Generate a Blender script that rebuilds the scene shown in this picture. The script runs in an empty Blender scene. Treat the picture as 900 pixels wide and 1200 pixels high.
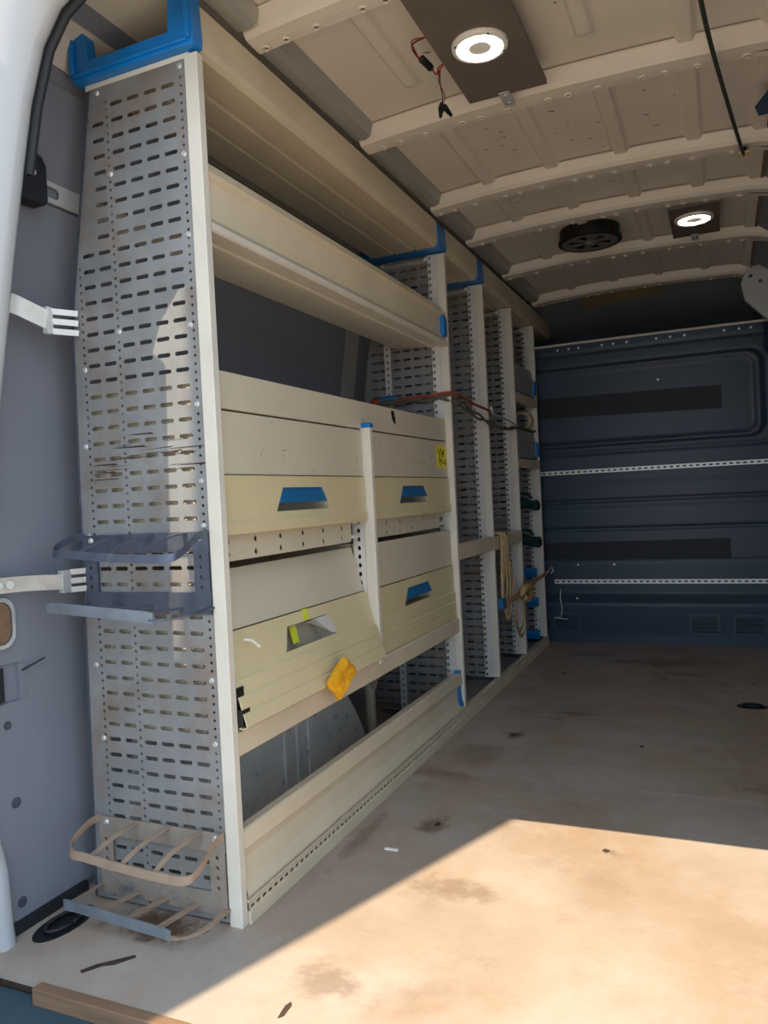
import bpy, bmesh, math, random
from mathutils import Vector, Matrix
random.seed(7)
S = bpy.context.scene
COL = S.collection

# ------------------------------------------------------------------ camera, sky, sun, exposure
CAM = (0.918, -1.2856, 0.8514); YAW, PITCH, ROLL, FPX = -0.4142, -0.0173, -0.0495, 907.76
fw = Vector((math.sin(YAW)*math.cos(PITCH), math.cos(YAW)*math.cos(PITCH), math.sin(PITCH)))
rt = Vector((math.cos(YAW), -math.sin(YAW), 0)); up = rt.cross(fw)
r2 = rt*math.cos(ROLL) + up*math.sin(ROLL); u2 = -rt*math.sin(ROLL) + up*math.cos(ROLL)
cd = bpy.data.cameras.new('camera'); cam = bpy.data.objects.new('camera', cd); COL.objects.link(cam)
cd.sensor_fit = 'VERTICAL'; cd.sensor_height = 36; cd.lens = FPX*36/1200; cd.clip_start = 0.02
cam.matrix_world = Matrix(((r2.x, u2.x, -fw.x, CAM[0]), (r2.y, u2.y, -fw.y, CAM[1]), (r2.z, u2.z, -fw.z, CAM[2]), (0, 0, 0, 1)))
S.camera = cam
SUNDIR = Vector((0.387, 1.0, -2.0)).normalized()
sd = bpy.data.lights.new('sun_offscreen', 'SUN'); sun = bpy.data.objects.new('sun_offscreen', sd); COL.objects.link(sun)
sd.energy = 5.3; sd.angle = 0.004; sd.color = (1.0, 0.82, 0.57)
sun.rotation_euler = (-SUNDIR).to_track_quat('Z', 'Y').to_euler(); sun.location = (-2, -5, 9)
w = bpy.data.worlds.new('sky'); S.world = w; w.use_nodes = True
bg = w.node_tree.nodes['Background']; bg.inputs[0].default_value = (0.66, 0.82, 1.0, 1); bg.inputs[1].default_value = 1.45
S.view_settings.view_transform = 'Standard'; S.view_settings.look = 'None'
S.view_settings.gamma = 1.0; S.view_settings.use_curve_mapping = False
S.view_settings.exposure = 0.68

# ------------------------------------------------------------------ helpers
def lin(c):
    return tuple((v/255/12.92) if v/255 <= 0.04045 else ((v/255+0.055)/1.055)**2.4 for v in c)
MATS = {}
def mat(name, rgb, rough=0.5, metal=0.0, var=0.12, scale=6.0, dirt=None, dscale=14.0, damt=0.5, dlim=0.62, bump=0.0, bscale=120.0, stretch=None, emit=0.0, spec=0.5):
    m = bpy.data.materials.new(name); m.use_nodes = True; nt = m.node_tree; N = nt.nodes; L = nt.links
    b = N['Principled BSDF']; c = lin(rgb)
    tc = N.new('ShaderNodeTexCoord'); src = tc.outputs['Object']
    if stretch:
        mp = N.new('ShaderNodeMapping'); mp.inputs['Scale'].default_value = stretch; L.new(src, mp.inputs[0]); src = mp.outputs[0]
    nz = N.new('ShaderNodeTexNoise'); nz.inputs['Scale'].default_value = scale; nz.inputs['Detail'].default_value = 6; L.new(src, nz.inputs[0])
    rp = N.new('ShaderNodeValToRGB'); e = rp.color_ramp.elements
    e[0].position = 0.3; e[1].position = 0.7
    e[0].color = (*[v*(1-var) for v in c], 1); e[1].color = (*[min(1, v*(1+var)) for v in c], 1)
    L.new(nz.outputs[0], rp.inputs[0]); out = rp.outputs[0]
    if dirt:
        n2 = N.new('ShaderNodeTexNoise'); n2.inputs['Scale'].default_value = dscale; n2.inputs['Detail'].default_value = 8; n2.inputs['Roughness'].default_value = 0.7
        L.new(src, n2.inputs[0])
        r = N.new('ShaderNodeValToRGB'); r.color_ramp.elements[0].position = dlim; r.color_ramp.elements[1].position = min(1, dlim+0.12)
        r.color_ramp.elements[0].color = (0, 0, 0, 1); r.color_ramp.elements[1].color = (damt, damt, damt, 1)
        L.new(n2.outputs[0], r.inputs[0])
        mx = N.new('ShaderNodeMixRGB'); L.new(r.outputs[0], mx.inputs[0]); L.new(out, mx.inputs[1]); mx.inputs[2].default_value = (*lin(dirt), 1); out = mx.outputs[0]
    L.new(out, b.inputs['Base Color']); b.inputs['Roughness'].default_value = rough; b.inputs['Metallic'].default_value = metal
    b.inputs['Specular IOR Level'].default_value = spec
    if bump:
        n3 = N.new('ShaderNodeTexNoise'); n3.inputs['Scale'].default_value = bscale; n3.inputs['Detail'].default_value = 4; L.new(src, n3.inputs[0])
        bp = N.new('ShaderNodeBump'); bp.inputs['Strength'].default_value = bump; bp.inputs['Distance'].default_value = 0.004
        L.new(n3.outputs[0], bp.inputs['Height']); L.new(bp.outputs[0], b.inputs['Normal'])
    if emit:
        b.inputs['Emission Color'].default_value = (*c, 1); b.inputs['Emission Strength'].default_value = emit
    MATS[name] = m; return m
mat('beige', (214, 199, 172), 0.45, 0, 0.07, 5, (120, 95, 65), 22, 0.45, 0.66, 0.05)
mat('flap_grey', (207, 195, 172), 0.5, 0, 0.05, 4, (110, 85, 60), 30, 0.4, 0.68, 0.05)
mat('flap_cream', (214, 198, 156), 0.4, 0, 0.06, 5, (140, 105, 60), 26, 0.45, 0.66, 0.05)
mat('post_beige', (216, 208, 193), 0.45, 0, 0.06, 8, (110, 85, 60), 45, 0.5, 0.66)
mat('post_white', (208, 206, 200), 0.4, 0.1, 0.08, 8, (120, 100, 80), 40, 0.5, 0.64)
mat('post_steel', (214, 211, 205), 0.5, 0.15, 0.1, 15, (120, 105, 85), 40, 0.35, 0.62)
mat('galv', (146, 146, 146), 0.42, 0.35, 0.16, 9, (142, 118, 98), 5, 0.6, 0.5, 0.04, 60)
mat('galv_far', (168, 164, 158), 0.5, 0.35, 0.12, 9, (110, 95, 80), 11, 0.5, 0.58)
mat('steel_bright', (205, 205, 202), 0.4, 0.5, 0.15, 30, (140, 120, 90), 30, 0.5, 0.6)
mat('rack_dark', (92, 98, 112), 0.45, 0.55, 0.2, 25, (150, 125, 105), 18, 0.5, 0.62)
mat('rack_dusty', (158, 134, 114), 0.65, 0.2, 0.15, 25, (95, 98, 108), 16, 0.7, 0.58)
mat('rack_plate', (150, 138, 126), 0.6, 0.2, 0.15, 20, (80, 86, 98), 9, 0.8, 0.52)
mat('rack_steel', (140, 150, 160), 0.4, 0.6, 0.15, 25, (150, 125, 105), 18, 0.6, 0.6)
mat('blue', (14, 116, 192), 0.35, 0, 0.12, 10, (30, 50, 90), 30, 0.4, 0.64)
mat('blue_dull', (30, 100, 150), 0.4, 0, 0.12, 20, (150, 140, 120), 50, 0.3, 0.66)
mat('green', (16, 58, 60), 0.85, 0, 0.3, 40)
mat('black', (18, 18, 20), 0.5, 0, 0.15, 20)
mat('rubber', (24, 28, 34), 0.6, 0, 0.2, 12)
mat('hole', (14, 12, 11), 0.9, 0, 0.05, 10)
mat('white_paint', (182, 184, 187), 0.3, 0, 0.03, 4, (150, 105, 60), 9, 0.5, 0.7)
mat('ceil_paint', (214, 204, 192), 0.42, 0, 0.06, 3, (120, 85, 55), 16, 0.55, 0.7, 0.03, 40)
mat('rib_paint', (226, 218, 206), 0.4, 0, 0.05, 5, (130, 88, 52), 20, 0.6, 0.69)
mat('roof_rail', (168, 165, 160), 0.4, 0.3, 0.1, 5)
mat('wall_grey', (124, 127, 137), 0.6, 0, 0.07, 3, (90, 82, 78), 12, 0.35, 0.66, 0.1, 200)
mat('wall_dark', (74, 80, 92), 0.6, 0, 0.1, 3, (40, 42, 48), 18, 0.5, 0.66, 0.1, 200)
mat('arch', (186, 184, 180), 0.6, 0, 0.12, 8, (50, 48, 46), 28, 0.75, 0.57, 0.15, 60)
mat('bulkhead', (47, 63, 82), 0.42, 0, 0.12, 3, (96, 106, 118), 10, 0.3, 0.64, 0.06, 300)
mat('tape_black', (24, 28, 36), 0.6, 0, 0.15, 14, (52, 60, 72), 20, 0.5, 0.6)
mat('cab_dark', (130, 140, 150), 0.75, 0, 0.12, 3, (90, 92, 96), 10, 0.5, 0.6)
mat('khaki', (158, 146, 104), 0.8, 0, 0.12, 10)
mat('track', (225, 225, 222), 0.4, 0.3, 0.08, 20)
mat('board', (104, 92, 84), 0.6, 0, 0.12, 8, (70, 60, 55), 20, 0.5, 0.62)
mat('lamp_rim', (225, 222, 214), 0.35, 0, 0.04, 10)
mat('lamp_led', (255, 250, 240), 0.4, 0, 0.0, 10, emit=14.0)
mat('lamp_lens', (140, 130, 118), 0.6, 0, 0.05, 10, emit=0.25)
mat('vent', (104, 100, 94), 0.55, 0, 0.15, 10, (90, 85, 78), 15, 0.5, 0.62)
mat('red_wire', (150, 30, 22), 0.5)
mat('bungee_red', (150, 66, 46), 0.8, 0, 0.3, 60)
mat('bungee_grey', (92, 92, 76), 0.8, 0, 0.35, 80)
mat('cord_dark', (40, 50, 46), 0.8, 0, 0.5, 120)
mat('strap', (186, 150, 108), 0.85, 0, 0.15, 30, (110, 80, 55), 20, 0.5, 0.6)
mat('rope', (196, 166, 122), 0.85, 0, 0.15, 40)
mat('yellow', (235, 168, 20), 0.75, 0, 0.18, 25, (150, 90, 25), 30, 0.5, 0.62, 0.3, 80)
mat('sticker', (240, 226, 40), 0.5, 0, 0.04, 20)
mat('ink', (40, 40, 20), 0.6)
mat('lime', (214, 220, 60), 0.6, 0, 0.1, 30)
mat('scoop', (176, 166, 146), 0.5, 0, 0.1, 20, (110, 100, 90), 25, 0.5, 0.6)
mat('wood_edge', (124, 96, 74), 0.8, 0, 0.2, 6, (80, 60, 45), 12, 0.5, 0.6, 0.2, 50, stretch=(1, 8, 8))
mat('step', (52, 74, 84), 0.5, 0, 0.2, 8, (30, 40, 46), 12, 0.6, 0.6)
mat('dark_brown', (58, 42, 32), 0.8, 0, 0.4, 60)
mat('ground', (160, 150, 136), 0.9, 0, 0.1, 2)
mat('concrete', (190, 186, 178), 0.9, 0, 0.1, 2)
mat('card', (206, 182, 140), 0.7, 0, 0.1, 20)
mat('debris', (235, 232, 225), 0.6)

def floor_mat():
    m = bpy.data.materials.new('plywood_floor'); m.use_nodes = True; nt = m.node_tree; N = nt.nodes; L = nt.links
    b = N['Principled BSDF']; tc = N.new('ShaderNodeNewGeometry'); src = tc.outputs['Position']
    def noise(scale, det=6, st=None, rough=0.6):
        s = src
        if st:
            mp = N.new('ShaderNodeMapping'); mp.inputs['Scale'].default_value = st; L.new(s, mp.inputs[0]); s = mp.outputs[0]
        n = N.new('ShaderNodeTexNoise'); n.inputs['Scale'].default_value = scale; n.inputs['Detail'].default_value = det; n.inputs['Roughness'].default_value = rough
        L.new(s, n.inputs[0]); return n.outputs[0]
    def ramp(v, p0, p1, c0, c1):
        r = N.new('ShaderNodeValToRGB'); e = r.color_ramp.elements; e[0].position = p0; e[1].position = p1; e[0].color = (*c0, 1); e[1].color = (*c1, 1)
        L.new(v, r.inputs[0]); return r.outputs[0]
    def mix(f, a, bb, mode='MIX'):
        x = N.new('ShaderNodeMixRGB'); x.blend_type = mode; L.new(f, x.inputs[0]); L.new(a, x.inputs[1])
        if isinstance(bb, tuple): x.inputs[2].default_value = (*bb, 1)
        else: L.new(bb, x.inputs[2])
        return x.outputs[0]
    k = lambda v: (v, v, v)
    base = ramp(noise(2.2), 0.3, 0.7, lin((152, 135, 121)), lin((180, 164, 150)))
    base = mix(ramp(noise(1.6, 5, (1, 0.8, 1)), 0.46, 0.68, k(0), k(0.6)), base, lin((158, 130, 104)))
    base = mix(ramp(noise(3.5, 8, None, 0.75), 0.52, 0.7, k(0), k(0.55)), base, lin((128, 108, 92)))
    base = mix(ramp(noise(26, 8, (1, 1, 1), 0.8), 0.62, 0.72, k(0), k(0.45)), base, lin((112, 84, 62)))
    base = mix(ramp(noise(180, 2, (0.15, 1, 1)), 0.35, 0.65, k(0), k(0.16)), base, lin((140, 118, 96)))
    base = mix(ramp(noise(1.1, 6, None, 0.7), 0.46, 0.6, k(0), k(0.55)), base, lin((166, 160, 155)))
    # worn-in dirt where the cargo stood and by the rear corner, each a stain with its own centre
    for (x, y, rx, ry, a) in ((0.55, 2.62, 0.55, 0.20, 0.5), (0.21, 1.36, 0.10, 0.10, 0.75), (0.21, 2.31, 0.07, 0.06, 0.9), (0.2, 0.58, 0.10, 0.13, 0.6), (0.1, 0.93, 0.3, 0.10, 0.35),
                              (-0.19, -0.05, 0.27, 0.12, 0.9), (0.35, 0.28, 0.2, 0.12, 0.35), (0.36, 1.67, 0.25, 0.05, 0.45), (0.64, 0.56, 0.06, 0.06, 0.5), (0.05, 0.45, 0.05, 0.4, 0.35), (0.72, 2.40, 0.22, 0.10, 0.45), (0.30, 2.75, 0.30, 0.12, 0.4), (1.0, 1.05, 0.25, 0.10, 0.4), (0.15, 1.15, 0.2, 0.3, 0.3), (0.25, -0.1, 0.2, 0.1, 0.35)):
        mp = N.new('ShaderNodeMapping'); rx *= 1.35; ry *= 1.35; mp.inputs['Scale'].default_value = (1/rx, 1/ry, 0.0001); mp.inputs['Location'].default_value = (-x/rx, -y/ry, 0); L.new(src, mp.inputs[0])
        ln = N.new('ShaderNodeVectorMath'); ln.operation = 'LENGTH'; L.new(mp.outputs[0], ln.inputs[0])
        ad = N.new('ShaderNodeMath'); ad.operation = 'MULTIPLY_ADD'; L.new(noise(9, 8, None, 0.75), ad.inputs[0]); ad.inputs[1].default_value = 1.3; L.new(ln.outputs['Value'], ad.inputs[2])
        base = mix(ramp(ad.outputs[0], 0.80, 1.65, k(min(1, a*1.2)), k(0)), base, lin((96, 74, 56)))
    L.new(base, b.inputs['Base Color'])
    L.new(ramp(noise(7, 6), 0.35, 0.7, k(0.38), k(0.62)), b.inputs['Roughness'])
    bp = N.new('ShaderNodeBump'); bp.inputs['Strength'].default_value = 0.12; bp.inputs['Distance'].default_value = 0.003
    L.new(noise(160, 3, (0.3, 1, 1)), bp.inputs['Height']); L.new(bp.outputs[0], b.inputs['Normal'])
    MATS['floor'] = m
floor_mat()

def wloc(o):
    v = Vector((0, 0, 0))
    while o is not None:
        v += o.location; o = o.parent
    return v
class MB:
    def __init__(self): self.v = []; self.f = []
    def add(self, vs, fs):
        o = len(self.v); self.v += [tuple(p) for p in vs]; self.f += [tuple(i+o for i in f) for f in fs]; return self
    def box(self, x0, x1, y0, y1, z0, z1):
        return self.add([(x0,y0,z0),(x1,y0,z0),(x1,y1,z0),(x0,y1,z0),(x0,y0,z1),(x1,y0,z1),(x1,y1,z1),(x0,y1,z1)],
                        [(0,3,2,1),(4,5,6,7),(0,1,5,4),(1,2,6,5),(2,3,7,6),(3,0,4,7)])
    def prism(self, poly, axis, a, b):
        """closed polygon in the two other axes, extruded along axis from a to b"""
        n = len(poly)
        def P(p, t): return {'X': (t, p[0], p[1]), 'Y': (p[0], t, p[1]), 'Z': (p[0], p[1], t)}[axis]
        vs = [P(p, a) for p in poly]+[P(p, b) for p in poly]
        fs = [(i, (i+1) % n, n+(i+1) % n, n+i) for i in range(n)]+[tuple(range(n))[::-1], tuple(range(n, 2*n))]
        return self.add(vs, fs)
    def sheet(self, prof, axis, a, b, t):
        """bent sheet of thickness t: open polyline prof offset by its normals"""
        n = len(prof); off = []
        for i in range(n):
            p0 = Vector(prof[max(0, i-1)]); p1 = Vector(prof[min(n-1, i+1)]); d = (p1-p0).normalized()
            off.append((prof[i][0]-d.y*t, prof[i][1]+d.x*t))
        return self.prism_strip(prof, off, axis, a, b)
    def prism_strip(self, A, B, axis, a, b):
        n = len(A)
        def P(p, t): return {'X': (t, p[0], p[1]), 'Y': (p[0], t, p[1]), 'Z': (p[0], p[1], t)}[axis]
        vs = [P(p, a) for p in A]+[P(p, a) for p in B]+[P(p, b) for p in A]+[P(p, b) for p in B]; fs = []
        for i in range(n-1):
            fs += [(i, i+1, 2*n+i+1, 2*n+i), (n+i+1, n+i, 3*n+i, 3*n+i+1), (i+1, i, n+i, n+i+1), (2*n+i, 2*n+i+1, 3*n+i+1, 3*n+i)]
        fs += [(0, 2*n, 3*n, n), (n-1, 2*n-1, 4*n-1, 3*n-1)]
        return self.add(vs, fs)
    def tube(self, pts, r, seg=8, cap=True):
        pts = [Vector(p) for p in pts]; n = len(pts); rr = r if isinstance(r, (list, tuple)) else [r]*n
        vs = []; fs = []; prev = None
        for i, p in enumerate(pts):
            d = (pts[min(n-1, i+1)]-pts[max(0, i-1)]).normalized()
            if prev is None: a = d.orthogonal().normalized()
            else: a = (prev-d*prev.dot(d)).normalized()
            prev = a; b = d.cross(a)
            for k in range(seg):
                t = 2*math.pi*k/seg; vs.append(p+(a*math.cos(t)+b*math.sin(t))*rr[i])
        for i in range(n-1):
            for k in range(seg): fs.append((i*seg+k, i*seg+(k+1) % seg, (i+1)*seg+(k+1) % seg, (i+1)*seg+k))
        if cap: fs += [tuple(range(seg))[::-1], tuple(range((n-1)*seg, n*seg))]
        return self.add(vs, fs)
    def ribbon(self, pts, w, t):
        """flat band along pts; w = half-width vector, t = thickness vector"""
        w = Vector(w); t = Vector(t); vs = []; fs = []; n = len(pts)
        for p in pts:
            p = Vector(p); vs += [p-w, p+w, p+w+t, p-w+t]
        for i in range(n-1):
            for k in range(4): fs.append((i*4+k, i*4+(k+1) % 4, i*4+4+(k+1) % 4, i*4+4+k))
        fs += [(3, 2, 1, 0), tuple(range(4*n-4, 4*n))]
        return self.add(vs, fs)
    def cyl(self, c, axis, r, h, seg=20, r2=None):
        """cylinder from c along axis unit vector by h"""
        c = Vector(c); d = Vector(axis).normalized(); r2 = r if r2 is None else r2
        a = d.orthogonal().normalized(); b = d.cross(a); vs = []
        for (q, rad) in ((c, r), (c+d*h, r2)):
            for k in range(seg):
                t = 2*math.pi*k/seg; vs.append(q+(a*math.cos(t)+b*math.sin(t))*rad)
        fs = [(k, (k+1) % seg, seg+(k+1) % seg, seg+k) for k in range(seg)]+[tuple(range(seg))[::-1], tuple(range(seg, 2*seg))]
        return self.add(vs, fs)
    def lathe(self, c, prof, seg=28):
        """(r,z) profile turned about the vertical through c"""
        vs = []; fs = []; n = len(prof)
        for (r, z) in prof:
            for k in range(seg):
                t = 2*math.pi*k/seg; vs.append((c[0]+r*math.cos(t), c[1]+r*math.sin(t), c[2]+z))
        for i in range(n-1):
            for k in range(seg): fs.append((i*seg+k, i*seg+(k+1) % seg, (i+1)*seg+(k+1) % seg, (i+1)*seg+k))
        return self.add(vs, fs)
    def build(self, name, m, parent=None, bevel=0.0, smooth=False, origin=None):
        me = bpy.data.meshes.new(name)
        off = wloc(parent) if parent is not None else Vector(origin or (0, 0, 0))
        me.from_pydata([(x-off.x, y-off.y, z-off.z) for x, y, z in self.v], [], self.f); me.update()
        bm = bmesh.new(); bm.from_mesh(me)
        bmesh.ops.recalc_face_normals(bm, faces=bm.faces)
        if bevel:
            ed = [e for e in bm.edges if len(e.link_faces) == 2 and e.calc_face_angle(0) > 0.5]
            bmesh.ops.bevel(bm, geom=ed, offset=bevel, segments=2, affect='EDGES', clamp_overlap=True, profile=0.5)
        bm.to_mesh(me); bm.free()
        if smooth:
            for p in me.polygons: p.use_smooth = True
        me.materials.append(MATS[m] if isinstance(m, str) else m)
        o = bpy.data.objects.new(name, me); COL.objects.link(o)
        if parent is not None: o.parent = parent
        else: o.location = off
        return o
def tag(o, label=None, cat=None, group=None, kind=None):
    if label: o['label'] = label
    if cat: o['category'] = cat
    if group: o['group'] = group
    if kind: o['kind'] = kind
    return o
def thing(name, loc, label, cat, group=None):
    o = bpy.data.objects.new(name, None); COL.objects.link(o); o.location = loc; o.empty_display_size = 0.05
    return tag(o, label, cat, group)
def copy_tree(o, parent=None):
    c = o.copy(); COL.objects.link(c); c.parent = parent
    for ch in list(o.children): copy_tree(ch, c)
    return c
def struct(o, label=None): return tag(o, label, None, None, 'structure')

def perforate(mb, cells, y0, t, swap=None):
    """cells: (x0,x1,z0,z1,hw,hh) rectangle with a slot of half sizes hw,hh in its middle, or hw=0 for a plain one. Sheet at y0..y0+t."""
    T = swap or (lambda x, y, z: (x, y, z))
    for (x0, x1, z0, z1, hw, hh) in cells:
        C = [(x0, z0), (x1, z0), (x1, z1), (x0, z1)]
        if hw == 0:
            vs = [T(p[0], y0, p[1]) for p in C]+[T(p[0], y0+t, p[1]) for p in C]
            mb.add(vs, [(0, 1, 2, 3), (7, 6, 5, 4)]); continue
        cx, cz = (x0+x1)/2, (z0+z1)/2; k = min(hw, hh)*0.6
        H = [(cx-hw+k, cz-hh), (cx+hw-k, cz-hh), (cx+hw, cz-hh+k), (cx+hw, cz+hh-k), (cx+hw-k, cz+hh), (cx-hw+k, cz+hh), (cx-hw, cz+hh-k), (cx-hw, cz-hh+k)]
        vs = [T(p[0], y0, p[1]) for p in C+H]+[T(p[0], y0+t, p[1]) for p in C+H]
        F = [(0, 1, 5, 4), (1, 2, 7, 6), (2, 3, 9, 8), (3, 0, 11, 10), (1, 6, 5), (2, 8, 7), (3, 10, 9), (0, 4, 11)]
        fs = F+[tuple(i+12 for i in f[::-1]) for f in F]+[(4+i, 4+(i+1) % 8, 16+(i+1) % 8, 16+i) for i in range(8)]
        mb.add(vs, fs)

# ------------------------------------------------------------------ the van body
LX, RX, CX = -0.45, 1.30, 0.425
def zroof(x): return 1.926-(0.024 if x < 0.52 else 0.016)*((x-0.52)/0.52)**2
# floor: sub floor and three plywood boards with open joints
fl = struct(MB().box(LX-0.02, RX+0.02, -0.270, 3.14, -0.07, -0.014).build('floor', 'dark_brown', origin=(0.4, 1.4, -0.04)), 'plywood load floor of the van')
for (a, b) in ((-0.272, 0.955), (0.9578, 1.640), (1.6428, 3.13)):
    MB().box(LX, RX, a, b, -0.014, 0.0).build('floor_board', 'floor', fl)
MB().box(-0.255, RX, -0.296, -0.273, -0.03, 0.003).build('edge_strip', 'wood_edge', fl, bevel=0.002)
st = struct(MB().box(-0.46, RX+0.02, -0.62, -0.2715, -0.16, -0.026).build('trim_1', 'step', origin=(0.4, -0.4, -0.1), bevel=0.004), 'dark painted rear step below the floor edge')
# floor fittings set into the boards
def oval(mb, cx, cy, rx, ry, z0, z1, seg=20):
    mb.prism([(cx+rx*math.cos(2*math.pi*i/seg), cy+ry*math.sin(2*math.pi*i/seg)) for i in range(seg)], 'Z', z0, z1)
for (x, y, rx, ry) in ((0.985, 1.916, 0.055, 0.035), (-0.375, -0.105, 0.040, 0.075)):
    t = MB(); oval(t, x, y, rx, ry, -0.004, 0.0012); c = t.build('lashing_cup', 'black', fl)
    t = MB(); t.tube([(x+rx*0.6*math.cos(a), y+ry*0.6*math.sin(a), 0.006) for a in [i*math.pi/8 for i in range(17)]], 0.004, 6); t.build('lashing_ring', 'rubber', c, smooth=True)
for (x, y, rx, ry) in ((0.64, 1.342, 0.014, 0.014), (0.632, 0.559, 0.012, 0.016), (0.209, 1.361, 0.013, 0.016), (0.205, 0.582, 0.012, 0.02), (0.203, 2.314, 0.016, 0.012), (0.646, 2.288, 0.012, 0.012), (1.029, 2.826, 0.014, 0.012),
                       (0.642, 3.09, 0.014, 0.012), (1.004, 2.286, 0.010, 0.010), (0.21, -0.19, 0.010, 0.030)):
    t = MB(); t.prism([(x+rx*random.uniform(.45, .8)*math.cos(a), y+ry*random.uniform(.45, .8)*math.sin(a)) for a in [i*math.pi/5 for i in range(10)]], 'Z', -0.003, 0.0008); t.build('floor_screw', 'dark_brown', fl)
t = MB(); t.prism([(-0.215, -0.222), (-0.205, -0.226), (-0.185, -0.197), (-0.165, -0.185), (-0.142, -0.152), (-0.150, -0.147), (-0.175, -0.172), (-0.200, -0.196)], 'Z', -0.003, 0.0008); t.build('floor_slot', 'dark_brown', fl)
t = MB(); t.box(0.13, 0.165, 0.408, 0.416, 0.0, 0.003); tag(t.build('paint_chip', 'debris', origin=(0.146, 0.41, 0)), 'tiny white sliver lying on the floor in the shade', 'debris')

# side walls
def sidewall(name, prof, y0, y1, m, label):
    n = len(prof); ys = [y0+(y1-y0)*i/8 for i in range(9)]
    mb = MB(); mb.add([(x, y, z) for y in ys for x, z in prof], [(j*n+i, j*n+i+1, (j+1)*n+i+1, (j+1)*n+i) for j in range(8) for i in range(n-1)])
    return struct(mb.build(name, m, origin=(prof[0][0], y0, 0)), label)
PL = [(-0.45, -0.03), (-0.45, 0.6), (-0.45, 1.25), (-0.405, 1.55), (-0.345, 1.76), (-0.30, 1.85), (-0.22, zroof(-0.22))]
wl = sidewall('wall_left', PL, -0.24, 3.14, 'wall_grey', 'van side wall with grey lining behind the shelving')
PR = [(2*CX-x, z) for x, z in PL[:-1]]+[(1.07, zroof(1.07))]
wr = sidewall('wall_right', PR, -0.24, 3.14, 'wall_grey', 'van side wall opposite the shelving')
# lining boards on the left wall
def lining(a, b, z0, z1, m, d=0.006):
    pts = [(x, z) for x, z in PL[1:]]
    x0 = -0.45
    for i in range(len(PL)-1):
        (xa, za), (xb, zb) = PL[i], PL[i+1]
        if za <= z0 < zb: x0 = xa+(xb-xa)*(z0-za)/(zb-za)
    prof = [(x0, z0)]+[p for p in pts if z0 < p[1] < z1]
    for i in range(len(PL)-1):
        (xa, za), (xb, zb) = PL[i], PL[i+1]
        if za <= z1 <= zb: prof.append((xa+(xb-xa)*(z1-za)/(zb-za), z1))
    mb = MB(); mb.sheet([(x+0.0005, z) for x, z in prof], 'Y', a, b, -d); return mb.build('lining_board', m, wl)
for (a_, b_, p_, q_) in ((-0.235, -0.21, 0.02, 1.525), (-0.21, -0.125, 0.02, 0.47), (-0.21, -0.125, 0.55, 1.525), (-0.125, 0.55, 0.02, 1.525)): lining(a_, b_, p_, q_, 'wall_grey')
t = MB(); t.box(-0.4495, -0.436, -0.205, -0.165, 0.475, 0.545); t.build('lock_mechanism', 'rubber', wl, bevel=0.002)
lining(-0.235, 0.55, 1.575, 1.76, 'wall_grey'); lining(-0.235, 3.05, 1.79, 1.862, 'ceil_paint')
lining(0.555, 1.43, 0.40, 1.78, 'wall_grey'); lining(1.54, 3.05, 0.02, 1.78, 'wall_grey')
t = MB(); t.sheet([(-0.449, 0.0), (-0.449, 1.25), (-0.404, 1.55), (-0.344, 1.76)], 'Y', 1.45, 1.53, -0.02); t.build('body_pillar', 'roof_rail', wl)
t = MB(); t.box(-0.455, -0.43, -0.22, 0.02, -0.002, 0.022); t.build('floor_seal', 'rubber', wl)
# slotted white rail between the two lining boards, black catch on it
t = MB(); perforate(t, [(-0.235, -0.055, 1.53, 1.572, 0, 0), (-0.055, 0.02, 1.53, 1.572, 0.030, 0.011), (0.02, 0.55, 1.53, 1.572, 0, 0)], 0, 0.004, lambda x, y, z: (-0.398+(z-1.55)*0.2+y, x, z)); t.build('slotted_rail', 'white_paint', wl)
kb = MB(); kb.prism([(-0.14, 1.50), (-0.06, 1.50), (-0.052, 1.51), (-0.052, 1.585), (-0.062, 1.60), (-0.09, 1.61), (-0.10, 1.66), (-0.14, 1.66)], 'X', -0.398, -0.36)
k = tag(kb.build('door_catch', 'rubber', origin=(-0.39, -0.1, 1.5), bevel=0.003), 'black plastic door catch screwed on the wall rail', 'catch')
t = MB(); t.cyl((-0.361, -0.09, 1.56), (1, 0, 0), 0.007, 0.004, 12); t.build('screw', 'steel_bright', k)
# openings and dents low on the wall
t = MB(); t.box(-0.4435, -0.441, -0.125, -0.108, 0.475, 0.545); t.build('latch_flange', 'wall_grey', wl)
t = MB(); t.tube([(-0.44, -0.118, 0.53), (-0.432, -0.09, 0.54), (-0.425, -0.07, 0.548)], 0.0018, 6); t.build('wire_end', 'black', wl)
for (y, z, r) in ((-0.148, 0.262, 0.011), (-0.147, 0.055, 0.011), (-0.158, 0.425, 0.009), (-0.158, 0.60, 0.008)):
    t = MB(); t.cyl((-0.4445, y, z), (1, 0, 0), r, 0.003, 14); t.build('dent_plug', 'rack_dark', wl)
lt = thing('door_latch', (-0.44, -0.2, 0.69), 'rounded metal latch cup set in the grey wall by the door', 'latch')
def rr(cy, cz, hy, hz, r, seg=5):
    P = []
    for (sy, sz, a0) in ((1, -1, -90), (1, 1, 0), (-1, 1, 90), (-1, -1, 180)):
        for i in range(seg+1):
            a = math.radians(a0+90*i/seg); P.append((cy+sy*(hy-r)+r*math.cos(a), cz+sz*(hz-r)+r*math.sin(a)))
    return P
A = rr(-0.19, 0.635, 0.06, 0.052, 0.03); B = rr(-0.19, 0.635, 0.052, 0.044, 0.026)
t = MB(); n = len(A); t.add([(-0.436, y, z) for y, z in A]+[(-0.436, y, z) for y, z in B]+[(-0.4445, y, z) for y, z in A], [(i, (i+1) % n, n+(i+1) % n, n+i) for i in range(n)]+[(i, (i+1) % n, 2*n+(i+1) % n, 2*n+i) for i in range(n)])
t.build('bezel', 'steel_bright', lt, smooth=False)
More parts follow.
